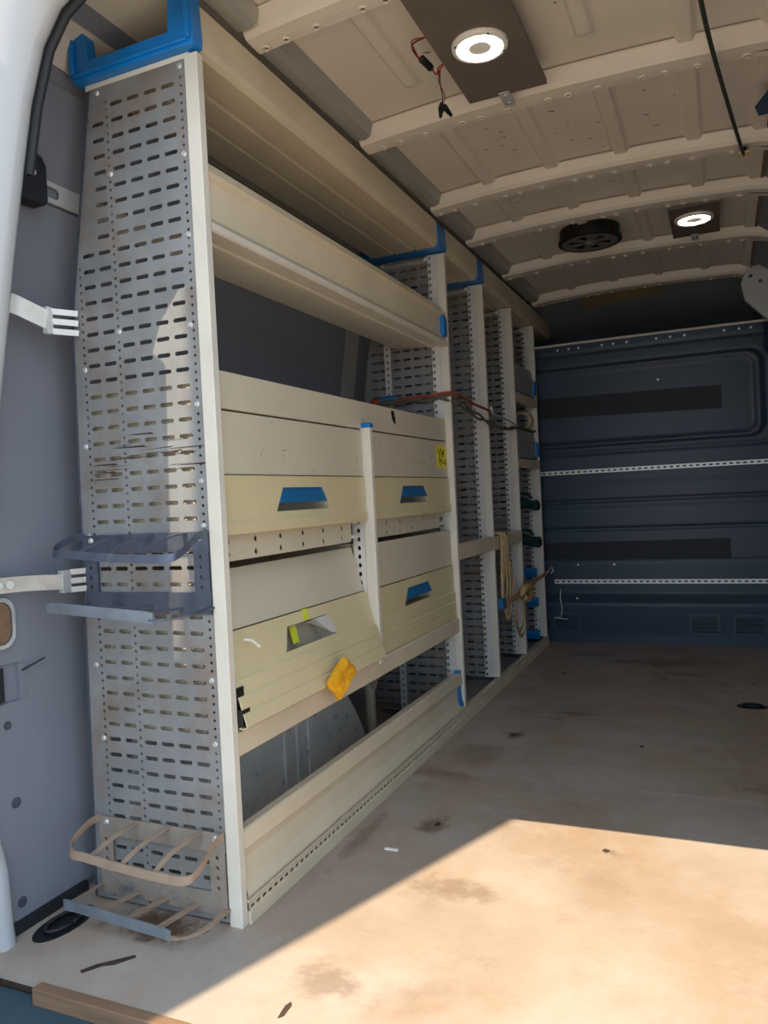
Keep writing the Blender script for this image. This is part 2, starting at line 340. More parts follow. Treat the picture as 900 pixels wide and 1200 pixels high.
t = MB(); t.prism(B, 'X', -0.4448, -0.441); t.build('cup', 'wood_edge', lt)
t = MB(); t.box(-0.441, -0.434, -0.235, -0.20, 0.605, 0.665); t.build('striker', 'black', lt, bevel=0.003)

# wheel arch
t = MB(); P = []
for i in range(25):
    a = math.pi*i/24; y = 0.45+0.645*math.cos(a); z = -0.22+0.645*math.sin(a)
    if z > 0 and y > 0.15: P.append((y, min(z, 0.33)))
P = [(P[0][0]+0.03, 0.0)]+P+[(0.15, 0.0)]
pl = [p for p in P]
t.prism(pl, 'X', -0.449, -0.20)
wa = t.build('trim_2', 'arch', origin=(-0.3, 0.5, 0), bevel=0.012); struct(wa, 'blue grey wheel arch box inside the shelving base')
for y in (0.50, 0.565, 0.63): MB().box(-0.202, -0.193, y, y+0.028, 0.0, 0.33).build('pressed_rib', 'arch', wa, bevel=0.004)

# rear door frame (jambs, header, seal)
JL = [(-0.398, -0.06), (-0.408, 0.03), (-0.415, 0.15), (-0.430, 0.20), (-0.440, 0.30), (-0.440, 0.65), (-0.408, 0.85), (-0.365, 1.06), (-0.343, 1.158), (-0.302, 1.35), (-0.266, 1.50), (-0.235, 1.62), (-0.197, 1.715), (-0.152, 1.768), (-0.09, 1.798), (0.0, 1.808), (0.15, 1.811), (0.425, 1.813)]
JP = JL+[(2*CX-x, z) for x, z in JL[-2::-1]]
def frame_sweep(sections, path):
    """sections: (offset outward, y) profile swept along the opening outline"""
    n = len(path); m = len(sections); vs = []
    for i in range(n):
        a = Vector(path[max(0, i-1)]); b = Vector(path[min(n-1, i+1)]); d = (b-a).normalized(); nx, nz = -d.y, d.x
        for (o, y) in sections: vs.append((path[i][0]+nx*o, y, path[i][1]+nz*o))
    fs = [(i*m+k, i*m+k+1, (i+1)*m+k+1, (i+1)*m+k) for i in range(n-1) for k in range(m-1)]
    return MB().add(vs, fs)
fr = frame_sweep([(0.05, -0.180), (0.012, -0.188), (0.002, -0.200), (0.0, -0.222), (0.028, -0.248), (0.070, -0.270), (0.120, -0.282), (0.40, -0.290)], JP).build('door_1', 'white_paint', smooth=True, origin=(CX, -0.24, 0))
struct(fr, 'white painted rear door frame')
JU = [p for p in JP if p[1] > 1.4]
frame_sweep([(0.020, -0.174), (0.003, -0.173), (-0.003, -0.177), (-0.004, -0.182), (-0.001, -0.187), (0.02, -0.190)], JU).build('door_seal', 'rubber', fr, smooth=True)
frame_sweep([(0.125, -0.282), (0.122, -0.292), (0.130, -0.300), (0.160, -0.300), (0.17, -0.288)], JP).build('outer_seal', 'rubber', fr, smooth=True)
frame_sweep([(0.07, -0.185), (0.19, -0.22), (0.40, -0.25)], JP).build('inner_return', 'white_paint', fr)
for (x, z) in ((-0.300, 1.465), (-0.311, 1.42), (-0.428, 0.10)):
    MB().cyl((x-0.004, -0.268, z), (1, -0.45, 0), 0.0045, 0.006, 10).build('drain_disc', 'rubber', fr)  # dark discs standing in for drain holes in the frame

# the left rear door leaf, swung wide open
dl = MB(); PZ = [(-0.10, -0.385), (0.80, -0.365), (1.235, -0.336), (1.65, -0.303), (1.95, -0.272)]
V = []
for (z, x) in PZ:
    for (ddx, ddy) in ((0, 0), (-0.17, 0.085), (-0.56, -0.75), (-0.37, -0.815)): V.append((x+ddx, -0.40+ddy, z))
nz = len(PZ); dl.add(V, [(4*i+a, 4*i+b, 4*i+4+b, 4*i+4+a) for i in range(nz-1) for a, b in ((0, 1), (1, 2), (2, 3), (3, 0))]+[(0, 1, 2, 3), tuple(4*(nz-1)+q for q in (3, 2, 1, 0))])
struct(dl.build('door_2', 'white_paint', origin=(-0.4, -0.6, 0), bevel=0.006), 'white rear door leaf standing wide open')
# ceiling skin with pressed swages, ribs, rails
RIBY = [0.229, 0.812, 1.39, 1.80, 2.362, 2.97]
SW = [(0.225, 0), (0.44, 1), (0.66, 0), (0.875, 1), (1.06, 1)]
def swage(x, y):
    h = 0
    for sx, k in SW:
        d = abs(x-sx)
        if d > 0.04: continue
        bay = [i for i in range(6) if RIBY[i] > y]; b = bay[0] if bay else 6
        if b == 1:
            if k == 1 and sx < 0.5: continue
            f = min(1, max(0, (0.62-y)/0.02)) if sx < 0.8 else 1.0
            wd = 0.016
        elif b in (4, 5) and sx in (0.225, 0.44, 0.66, 0.875): f = 1.0; wd = 0.017
        else: f = 1.0; wd = 0.018
        q = max(0, min(1, (wd+0.008-d)/0.008)); h = max(h, f*q*0.015)
    return h
xs = sorted(set([-0.22+1.29*i/86 for i in range(87)]+[sx+d for sx, _ in SW for d in (-0.026, -0.018, -0.012, 0.012, 0.018, 0.026)]))
ys = [-0.26+(3.24)*i/130 for i in range(131)]+[]
ys = sorted(set(ys+[0.60, 0.605, 0.61, 0.615, 0.62]))
mb = MB(); n = len(xs); mb.add([(x, y, zroof(x)-swage(x, y)) for y in ys for x in xs], [(j*n+i, j*n+i+1, (j+1)*n+i+1, (j+1)*n+i) for j in range(len(ys)-1) for i in range(n-1)])
ce = struct(mb.build('ceiling', 'ceil_paint', origin=(CX, 1.4, 1.9), smooth=True), 'bare painted van roof with pressed ribs')
def along_x(sec, x0, x1, n=40, drop=None):
    """sweep a (y, dz) section along x following the roof arch"""
    vs = []; m = len(sec)
    for i in range(n+1):
        x = x0+(x1-x0)*i/n; z0 = zroof(x)
        if drop: z0 += drop(x)
        for (y, dz) in sec: vs.append((x, y, z0+dz))
    fs = [(i*m+k, i*m+k+1, (i+1)*m+k+1, (i+1)*m+k) for i in range(n) for k in range(m-1)]
    return MB().add(vs, fs)
bend2 = lambda x: -0.9*max(0, x-1.05)**1.5*0.7
bend = lambda x: -0.9*max(0, x-1.02)**1.5*2.2-0.9*max(0, -0.15-x)**1.5*2.2
for i, Y in enumerate(RIBY):
    dpt = 0.05 if i < 5 else 0.055
    bf = bend if i == 5 else bend2
    rb = along_x([(Y-0.085, -0.0035), (Y-0.080, -0.006), (Y-0.068, -dpt*0.66), (Y-0.058, -dpt*0.86), (Y-0.030, -dpt*0.9), (Y-0.026, -dpt*0.9)], 0.006, 1.13, 60, bf).build('roof_rib', 'ceil_paint', ce)
    along_x([(Y-0.002, -dpt*0.9), (Y, -dpt*0.85), (Y, -dpt*0.7), (Y-0.004, 0.002)], 0.006, 1.13, 60, bf).build('rib_edge', 'ceil_paint', rb)
    cs = MB(); hx = []; x = 0.03+0.03*(i % 2); q = 0
    while x < 1.06: hx.append(x); x += (0.052, 0.075, 0.11)[q % 3]; q += 1
    cells = [(0.006, hx[0]-0.012, Y-0.026, Y-0.002, 0, 0)]
    for q, x in enumerate(hx):
        cells.append((x-0.012, x+0.012, Y-0.026, Y-0.002, 0.0055, 0.0055)); cells.append((x+0.012, hx[q+1]-0.012 if q+1 < len(hx) else 1.13, Y-0.026, Y-0.002, 0, 0))
        cs.lathe((x, Y-0.014, zroof(x)+bf(x)-dpt*0.9), [(0.0115, 0.0), (0.0098, -0.0032), (0.0072, -0.0034), (0.0062, 0.001)], 12)
    t = MB(); perforate(t, cells, 0, 0.0012, lambda x, y, z: (x, z, zroof(x)+bf(x)-dpt*0.9+y)); t.build('rib_flange', 'ceil_paint', rb)
    cs.build('flange_dimples', 'ceil_paint', rb)
t = MB()
for i in range(len(RIBY)):
    a = (RIBY[i-1] if i else -0.25); b = RIBY[i]-0.08
    t2 = MB(); ysn = [a, b]; prof = [(-0.03, 0.004), (-0.02, -0.012), (0.0, -0.034), (0.03, -0.040), (0.045, -0.034), (0.052, -0.014), (0.058, 0.004)]
    m = len(prof); t2.add([(x, y, zroof(x)+dz) for y in ysn for x, dz in prof], [(k, k+1, m+k+1, m+k) for k in range(m-1)]); t2.build('roof_side_rail', 'roof_rail', ce)
# rust stains and dark gaps on the right rail
for i in range(1, 5):
    a = RIBY[i]+0.03; b = RIBY[i+1]-0.09
    MB().box(1.075, 1.085, a, b, zroof(1.08)-0.02, zroof(1.08)-0.008).build('rusty_seam', 'wood_edge', ce)
# cab roof beyond the last rib and shell closing it
prof = [(2.95, 1.905), (3.10, 1.895), (3.3, 1.872), (3.55, 1.83), (3.75, 1.77), (3.86, 1.66), (3.88, 1.45)]
mb = MB(); m = len(prof); mb.add([(x, y, z) for x in (-0.32, -0.2, 1.05, 1.2) for y, z in ([(q[0], q[1]-(0.12 if x in (-0.32, 1.2) else 0)) for q in prof])], [(j*m+k, j*m+k+1, (j+1)*m+k+1, (j+1)*m+k) for j in range(3) for k in range(m-1)])
cr = struct(mb.build('trim_3', 'cab_dark', origin=(CX, 3.3, 1.85), smooth=True), 'dark headliner above the cab')
t = MB(); P = [(0.20, 3.0), (0.63, 2.985), (0.66, 3.17), (0.25, 3.26)]
zc = lambda y: 1.905-(y-2.95)*0.07-0.004
t.add([(x, y, zc(y)) for x, y in P]+[(x, y, zc(y)-0.003) for x, y in P], [(0, 1, 2, 3), (7, 6, 5, 4), (0, 4, 5, 1), (1, 5, 6, 2), (2, 6, 7, 3), (3, 7, 4, 0)]); t.build('felt_patch', 'khaki', cr)
t = MB(); t.box(-0.5, -0.32, 3.1, 3.9, 0, 1.9); t.box(1.2, 1.35, 3.1, 3.9, 0, 1.9); t.box(-0.5, 1.35, 3.1, 3.9, -0.05, 0.0); t.box(-0.5, 1.35, 3.885, 3.9, 0, 1.9); struct(t.build('wall_cab', 'cab_dark', origin=(0.4, 3.5, 0)), 'closed cab shell beyond the bulkhead')
# right roof corner: gusset plate and pillar
gp = MB(); gp.prism([(1.03, 1.80), (1.045, 1.72), (1.20, 1.55), (1.30, 1.55), (1.30, 1.95), (1.12, 1.95), (1.09, 1.88), (1.05, 1.85)], 'Y', 2.86, 2.90)
g = struct(gp.build('trim_4', 'white_paint', origin=(1.15, 2.88, 1.7), bevel=0.004), 'white roof gusset with bolt holes by the bulkhead')
cutters = []
for (x, z) in ((1.075, 1.83), (1.10, 1.885), (1.115, 1.80)):
    k_ = MB().cyl((x, 2.84, z), (0, 1, 0), 0.009, 0.08, 16).build('cutter', 'white_paint'); cutters.append(k_)
    md = g.modifiers.new('cut', 'BOOLEAN'); md.operation = 'DIFFERENCE'; md.object = k_; md.solver = 'EXACT'
bpy.context.view_layer.update(); nm = bpy.data.meshes.new_from_object(g.evaluated_get(bpy.context.evaluated_depsgraph_get())); g.modifiers.clear(); g.data = nm
for k_ in cutters: bpy.data.objects.remove(k_)

# bulkhead: pressed sheet as a height field
def bdepth(x, z):
    d = 0.0
    def groove(z0, wd, dep): return dep*max(0, 1-abs(z-z0)/wd)
    d += groove(1.60, 0.012, 0.006)+groove(0.78, 0.010, 0.010)+groove(0.625, 0.010, 0.010)+groove(0.735, 0.008, 0.004)+groove(1.045, 0.012, 0.008)+groove(0.875, 0.008, 0.005)+groove(0.445, 0.007, 0.004)
    # window shaped raised field, two steps
    for (hx, hz, r, h) in ((0.76, 0.225, 0.07, -0.010), (0.72, 0.195, 0.06, 0.010)):
        qx = abs(x-0.365)-hx+r; qz = abs(z-1.30)-hz+r
        s = math.hypot(max(qx, 0), max(qz, 0))+min(max(qx, qz), 0)-r
        d += h*min(1, max(0, -s/0.012))
        d += 0.006*max(0, 1-abs(s)/0.008)
    if z < 0.27: d -= 0.035*min(1, (0.27-z)/0.05)
    if z < 0.20: d += 0.012*min(1, (0.20-z)/0.15)
    # far top right corner: stepped pocket
    qx = abs(x-1.24)-0.10; qz = abs(z-1.60)-0.10; s = max(qx, qz); d += 0.015*min(1, max(0, -s/0.01))
    d += 0.02*(abs(x-CX)/0.85)**2
    return d
xs = [-0.47+1.79*i/150 for i in range(151)]; zs = [-0.02+1.675*i/190 for i in range(191)]
mb = MB(); n = len(xs); mb.add([(x, 3.085+bdepth(x, z), z) for z in zs for x in xs], [(j*n+i, j*n+i+1, (j+1)*n+i+1, (j+1)*n+i) for j in range(190) for i in range(n-1)])
bh = struct(mb.build('wall_front', 'bulkhead', origin=(CX, 3.09, 0), smooth=True), 'dark blue pressed bulkhead between cargo space and cab')
by = lambda x, z: 3.085+bdepth(x, z)
t = MB(); t.tube([(-0.3+1.5*i/20, 3.083+0.02*(abs(-0.3+1.5*i/20-CX)/0.85)**2, 1.656) for i in range(21)], 0.007, 8); t.build('edge_bead', 'rib_paint', bh, smooth=True)
for x in (0.10, 0.16, 0.215, 0.34, 0.40, 0.47, 0.62, 0.69, 0.76, 0.95, 1.02, 1.075):
    MB().cyl((x, by(x, 1.625)+0.002, 1.628), (0, -1, 0), 0.0065, 0.005, 12).build('rivet', 'track', bh)
for (x, z) in ((0.16, 0.43), (0.355, 0.43), (0.15, 0.245), (0.62, 1.41)):
    MB().cyl((x, by(x, z)+0.002, z), (0, -1, 0), 0.006, 0.005, 10).build('rivet', 'track', bh)
for (x0, x1, a, b, c, d) in ((-0.06, 0.925, 1.255, 1.365, 1.232, 1.352), (-0.06, 0.94, 0.463, 0.553, 0.455, 0.560)):
    t = MB(); nseg = 16; V = []
    for i in range(nseg+1):
        x = x0+(x1-x0)*i/nseg; f = i/nseg
        for z in (a+(c-a)*f, b+(d-b)*f): V.append((x, by(x, 1.30 if a > 1 else 0.5)-0.004, z))
    t.add(V+[(x, y+0.006, z) for x, y, z in V], [(2*i, 2*i+2, 2*i+3, 2*i+1) for i in range(nseg)]+[(2*nseg+2+2*i+1, 2*nseg+2+2*i+3, 2*nseg+2+2*i+2, 2*nseg+2+2*i) for i in range(nseg)]+[(2*i+1, 2*i+3, 2*nseg+2+2*i+3, 2*nseg+2+2*i+1) for i in range(nseg)]+[(2*nseg, 4*nseg+2, 4*nseg+3, 2*nseg+1)])
    o = t.build('rubber_strip', 'tape_black', origin=(0.4, 3.08, a))
    tag(o, 'wide black felt strip glued in the window field of the bulkhead' if a > 1 else 'wide black felt strip between the two white rails on the bulkhead', 'strip')
for (z, x0, lab) in ((0.945, -0.05, 'white perforated lashing rail across the middle of the bulkhead'), (0.338, 0.03, 'white perforated lashing rail low on the bulkhead')):
    t = MB(); cells = []; x = x0
    while x < 1.26: cells.append((x, x+0.032, z-0.009, z+0.009, 0.009, 0.0045)); x += 0.032
    perforate(t, cells, 3.066, 0.003); t.box(x0, x, 3.066, 3.084, z+0.009, z+0.0115); t.box(x0, x, 3.066, 3.084, z-0.0115, z-0.009)
    r = thing('lashing_rail', (0.4, 3.07, z), lab, 'rail', 'bulkhead lashing rails'); t.build('rail_face', 'track', r)
for i, (x0, x1) in enumerate(((0.015, 0.165), (0.725, 0.875), (0.935, 1.095))):
    g = thing('air_grille', (x0, 3.06, 0.06), ('dark louvred air grille low on the bulkhead with a wire hanging over it', 'dark louvred air grille, middle one of three along the bulkhead foot', 'dark louvred air grille farthest from the shelving at the bulkhead foot')[i], 'grille', 'bulkhead air grilles')
    y = by((x0+x1)/2, 0.11); A = rr((x0+x1)/2, 0.112, (x1-x0)/2, 0.056, 0.012); B = rr((x0+x1)/2, 0.112, (x1-x0)/2-0.014, 0.043, 0.008); n = len(A)
    t = MB(); t.add([(p, y-0.007, q) for p, q in A]+[(p, y-0.007, q) for p, q in B]+[(p, y+0.004, q) for p, q in A]+[(p, y+0.004, q) for p, q in B], [(j, (j+1) % n, n+(j+1) % n, n+j) for j in range(n)]+[(j, 2*n+j, 2*n+(j+1) % n, (j+1) % n) for j in range(n)]+[(n+j, n+(j+1) % n, 3*n+(j+1) % n, 3*n+j) for j in range(n)])
    t.build('grille_frame', 'bulkhead', g)
    t = MB(); t.prism(B, 'Y', y-0.0012, y+0.002); t.build('grille_back', 'bulkhead', g)
    for k in range(4):
        z = 0.080+k*0.021; t = MB(); t.prism([(y-0.009, z-0.004), (y-0.006, z-0.008), (y+0.001, z+0.008), (y-0.001, z+0.009)], 'X', x0+0.012, x1-0.012); t.build('louvre', 'bulkhead', g)
t = MB(); t.tube([(0.065, 3.05, 0.30), (0.06, 3.045, 0.25), (0.07, 3.035, 0.19), (0.066, 3.03, 0.15), (0.02, 3.035, 0.14), (0.10, 3.03, 0.135)], 0.0022, 6)
tag(t.build('loose_wire', 'track', origin=(0.065, 3.05, 0.2), smooth=True), 'thin pale wire hanging over the bulkhead grille', 'wire')

# ------------------------------------------------------------------ shelving: upright frames
ROWP, ZR0 = 0.0336, 0.2255
COLS = [-0.308, -0.2635, -0.211, -0.1663, -0.1216, -0.077]
def xl(z):
    if z < 1.28: return -0.382+0.022*z/1.28
    return -0.358+(z-1.28)*0.171
def near_panel():
    mb = MB(); z = ZR0-6.5*ROWP
    k = 0
    while z < 1.75-0.001:
        z0 = max(0.006, z); z1 = min(1.745, z+ROWP); zm = z+ROWP/2; L = max(xl(z0), xl(z1))
        full = (z1-z0) > ROWP*0.98
        cells = []; e = [-0.3305, -0.2858, -0.2412, -0.2333, -0.18865, -0.14395, -0.09935, -0.054, -0.044, -0.036]
        # dots left, slots 1-2, dots, slots 3-6, dots, margin
        def slot(a, b):
            if a < L+0.001: 
                if b > L+0.003: cells.append((max(a, L), b, z0, z1, 0, 0))
            else: cells.append((a, b, z0, z1, 0.0165 if full else 0, 0.0044))
        def dots(a, b):
            if a < L+0.001:
                if b > L+0.003: cells.append((max(a, L), b, z0, z1, 0, 0))
                return
            h = (z1-z0)/2
            for j in (0, 1): cells.append((a, b, z0+j*h, z0+(j+1)*h, 0.0031 if full else 0, 0.0031))
        dots(-0.3385, -0.3305); slot(-0.3305, -0.2858); slot(-0.2858, -0.2412); dots(-0.2412, -0.2333)
        slot(-0.2333, -0.18865); slot(-0.18865, -0.14395); slot(-0.14395, -0.09935); slot(-0.09935, -0.0540); dots(-0.0480, -0.0400)
        cells.append((-0.0540, -0.0480, z0, z1, 0, 0)); cells.append((-0.0400, -0.029, z0, z1, 0, 0))
        if L < -0.3385: cells.append((L, -0.3385, z0, z1, 0, 0))
        perforate(mb, cells, -0.0015, 0.003)
        q = [(xl(z0), z0), (L+0.0005, z0), (L+0.0005, z1), (xl(z1), z1)]
        for yy in (-0.0015, 0.0015): mb.add([(a, yy, b) for a, b in q], [(0, 1, 2, 3)])
        z += ROWP
    return mb
f0 = thing('shelf_end_frame', (-0.19, 0, 0), 'tall perforated galvanised end panel closing the shelving at the rear door', 'shelf frame')
near_panel().build('perforated_panel', 'galv', f0)
t = MB(); t.box(-0.031, 0.0, -0.004, 0.016, 0.0, 1.752); t.build('front_post', 'post_beige', f0, bevel=0.0015)
t = MB(); t.prism([(xl(z)-(0.0), z) for z in (0.006, 1.28, 1.745)]+[(xl(z)-0.008, z) for z in (1.745, 1.28, 0.006)], 'Y', -0.001, 0.03); t.build('rear_flange', 'rack_dark', f0)
t = MB(); t.box(-0.29, -0.02, -0.003, 0.02, 1.746, 1.7565); t.build('top_plate', 'post_beige', f0, bevel=0.001)
for (x, z) in ((-0.045, 1.735), (-0.26, 1.735), (-0.045, 1.56), (-0.235, 1.56), (-0.045, 1.40), (-0.052, 1.22), (-0.236, 1.23), (-0.335, 1.16), (-0.345, 0.995), (-0.046, 1.06), (-0.046, 0.905), (-0.35, 0.80), (-0.046, 0.50), (-0.35, 0.52), (-0.046, 0.37), (-0.34, 0.36), (-0.046, 0.815)):
    MB().cyl((x, -0.0014, z), (0, -1, 0), 0.0065, 0.003, 10, 0.004).build('rivet', 'steel_bright', f0)

t = MB(); rs = random.Random(3)
for q in range(26):
    x = rs.uniform(-0.345, -0.10); z = rs.gauss(0.955, 0.017); L = rs.uniform(0.02, 0.10)
    t.add([(x, -0.0019, z), (x+L, -0.0019, z+rs.uniform(-.003, .006)), (x+L*0.9, -0.0019, z+0.0022), (x+L*0.2, -0.0019, z+0.0016)], [(0, 1, 2, 3)])
tag(t.build('scuff_marks', 'dark_brown', f0), kind='stuff')
def frame_proto():
    f = thing('shelving_upright', (-0.19, 0, 0), '', 'shelf frame', 'beige fronted perforated upright frames')
    t = MB(); t.box(-0.031, 0.0, -0.020, 0.0, 0.0518, 1.752); t.build('front_post', 'post_beige', f, bevel=0.0015)
    t = MB(); cells = []; z = 0.052
    while z < 1.735:
        cells += [(-0.066, -0.050, z, z+0.025, 0.0048, 0.0060), (-0.050, -0.031, z, z+0.025, 0, 0)]; z += 0.025
    perforate(t, cells, -0.020, 0.002); t.box(-0.066, -0.064, -0.020, 0.0, 0.052, 1.735); t.build('perforated_post', 'post_steel', f)
    t = MB(); cells = []; z = 0.012
    while z < 1.70: cells += [(-0.262, -0.236, z, z+0.025, 0.0048, 0.0060)]; z += 0.025
    perforate(t, cells, -0.014, 0.002); t.build('rear_post', 'post_steel', f)
    t = MB(); z = 0.05; k = 0
    while z < 1.72:
        L = max(xl(z), xl(z+ROWP)); cells = []; edges = [-0.37, -0.328, -0.286, -0.262, -0.236, -0.192, -0.150, -0.108, -0.066]
        for i in range(8):
            a, b = edges[i], edges[i+1]
            if b <= L+0.002: continue
            cells.append((max(a, L), b, z, z+ROWP, 0 if (i == 3 or a < L) else 0.0150, 0.0044))
        perforate(t, cells, -0.006, 0.002); z += ROWP
    t.build('perforated_panel', 'galv', f)
    t = MB(); t.box(-0.30, -0.05, -0.012, 0.004, 1.728, 1.744); t.build('top_bar', 'roof_rail', f)
    for x in (-0.072, -0.245): MB().cyl((x, -0.0205, 1.738), (0, -1, 0), 0.007, 0.006, 8).build('bolt', 'track', f)
    return f
FY = [1.488, 1.984, 2.480, 2.962]
fp = frame_proto()
FLAB = ['beige fronted upright frame at the far end of the flap cabinets', 'second beige fronted upright frame beyond the flap cabinets, in the middle of the open bays',
        'beige fronted upright frame that the tan strap is knotted against', 'last beige fronted upright frame, standing against the blue bulkhead']
for i, y in enumerate(FY):
    f = fp if i == 0 else copy_tree(fp)
    f.location.y = y; f['label'] = FLAB[i]
# hardware: small silver bolts by the frame tops
# blue cradles carrying the top trays
def cradle(y, arm, lab):
    c = thing('tray_cradle', (-0.15, y, 1.755), lab, 'bracket', 'blue plastic tray cradles')
    o = [(-0.305, 1.757), (0.004, 1.757), (0.006, 1.775), (0.002, 1.757+arm), (-0.030, 1.757+arm+0.01), (-0.052, 1.757+arm), (-0.055, 1.795), (-0.262, 1.795), (-0.275, 1.757+arm+0.005), (-0.290, 1.757+arm+0.018), (-0.312, 1.757+arm), (-0.312, 1.775)]
    t = MB(); t.prism(o, 'Y', y-(0.022 if y < 0.5 else 0.075), y+0.012); t.build('cradle_body', 'blue', c, bevel=0.003)
    if y > 0.5: return c
    t = MB(); t.prism([(-0.30, 1.765), (-0.006, 1.765), (-0.010, 1.7725), (-0.294, 1.7725)], 'Y', y-0.027, y-0.021); t.build('ridge', 'blue', c, bevel=0.002)
    t = MB(); t.prism([(-0.008, 1.768), (0.002, 1.768), (0.0, 1.757+arm-0.006), (-0.012, 1.757+arm)], 'Y', y-0.030, y-0.021); t.build('ridge', 'blue', c, bevel=0.002)
    t = MB(); t.prism([(-0.308, 1.77), (-0.296, 1.77), (-0.296, 1.757+arm), (-0.308, 1.757+arm)], 'Y', y-0.030, y-0.021); t.build('ridge', 'blue', c, bevel=0.002)
    return c
cradle(0.0, 0.11, 'blue plastic cradle on top of the near end panel, open towards the door')
cradle(1.480, 0.088, 'blue plastic cradle between the long top tray and the short one')
cradle(1.976, 0.088, 'blue plastic cradle at the far end of the short top tray')
def top_tray(y0, y1, lab):
    c = thing('top_tray', (-0.15, (y0+y1)/2, 1.755), lab, 'tray', 'long beige top trays')
    prof = [(-0.022, 1.846), (-0.020, 1.852), (-0.004, 1.852), (0.0, 1.848), (0.0005, 1.775), (-0.004, 1.763), (-0.014, 1.7565), (-0.085, 1.7565), (-0.090, 1.762), (-0.098, 1.7565), (-0.165, 1.7565), (-0.170, 1.762), (-0.178, 1.7565), (-0.262, 1.7565), (-0.268, 1.763), (-0.270, 1.786)]
    t = MB(); t.sheet(prof, 'Y', y0, y1, -0.002); t.build('tray_channel', 'beige', c)
    t = MB(); t.box(-0.268, -0.004, y0+0.001, y0+0.003, 1.7585, 1.80); t.build('end_plate', 'beige', c)
    return c
top_tray(0.013, 1.404, 'longest-front beige sheet tray over the flap cabinets')
top_tray(1.493, 1.900, 'short beige sheet tray over the first open bay')
top_tray(1.989, 3.40, 'beige sheet tray running over the bulkhead top towards the cab')

# second level: tray and the beam under it
c = thing('shelf_tray', (-0.1, 0.74, 1.43), 'long beige tray shelf with a folded front lip above the flap cabinets', 'tray')
prof = [(-0.045, 1.552), (-0.035, 1.560), (-0.026, 1.558), (-0.006, 1.530), (0.0, 1.524), (-0.006, 1.516), (-0.012, 1.510), (-0.012, 1.450), (-0.006, 1.434), (-0.010, 1.428), (-0.24, 1.436), (-0.26, 1.50)]
t = MB(); t.sheet(prof, 'Y', 0.018, 1.462, -0.002); t.build('tray_channel', 'beige', c)
t = MB(); t.prism([(-0.022, 1.515), (-0.001, 1.515), (0.002, 1.505), (0.002, 1.440), (-0.022, 1.432)], 'Y', 1.425, 1.463); t.build('end_cap', 'blue', c, bevel=0.003)
c = thing('shelf_beam', (-0.1, 0.74, 1.405), 'white edged shelf beam under the long tray with slots below', 'beam')
prof = [(-0.004, 1.4245), (0.0, 1.422), (0.001, 1.4085), (-0.003, 1.405), (-0.028, 1.4055), (-0.031, 1.410), (-0.055, 1.410), (-0.058, 1.406), (-0.070, 1.406), (-0.072, 1.410)]
t = MB(); t.sheet(prof, 'Y', 0.018, 1.466, -0.0018); t.build('beam_sheet', 'post_beige', c)
t = MB(); cells = [(0.018, 1.466, -0.082, -0.072, 0, 0), (0.018, 1.466, -0.22, -0.178, 0, 0)]
for q, (xa, xb) in enumerate(((-0.130, -0.082), (-0.178, -0.130))):
    y = 0.018+0.05*q
    if q: cells.append((0.018, y, xa, xb, 0, 0))
    while y+0.105 < 1.466: cells.append((y, y+0.105, xa, xb, 0.010, 0.0024)); y += 0.105
    cells.append((y, 1.466, xa, xb, 0, 0))
perforate(t, cells, 0, 0.0015, lambda x, y, z: (z, x, 1.410+(-0.072-z)*0.0946+y)); t.build('slotted_base', 'post_beige', c)

# ------------------------------------------------------------------ flap cabinets
XF = -0.024
c = thing('cabinet_top', (-0.19, 0.735, 1.05), 'beige sheet metal top cover running over all four flap cabinets', 'cabinet top')
t = MB(); t.box(-0.36, XF, 0.017, 1.467, 1.0545, 1.133); t.build('cover', 'flap_grey', c, bevel=0.002)
for (y, z, r) in ((0.965, 1.108, 0.012), (0.975, 1.096, 0.008), (0.955, 1.118, 0.006)):
    t = MB(); q = [(y+r*(0.75+0.4*random.random())*math.cos(a), z+1.5*r*(0.75+0.4*random.random())*math.sin(a)) for a in [i*math.pi/6 for i in range(12)]]; t.prism(q, 'X', XF-0.0002, XF+0.0006); t.build('burn_mark', 'hole', c)
def rot_pt(p, piv, ang):
    dx, dz = p[0]-piv[0], p[1]-piv[1]; c_, s_ = math.cos(ang), math.sin(ang); return (piv[0]+c_*dx+s_*dz, piv[1]-s_*dx+c_*dz)
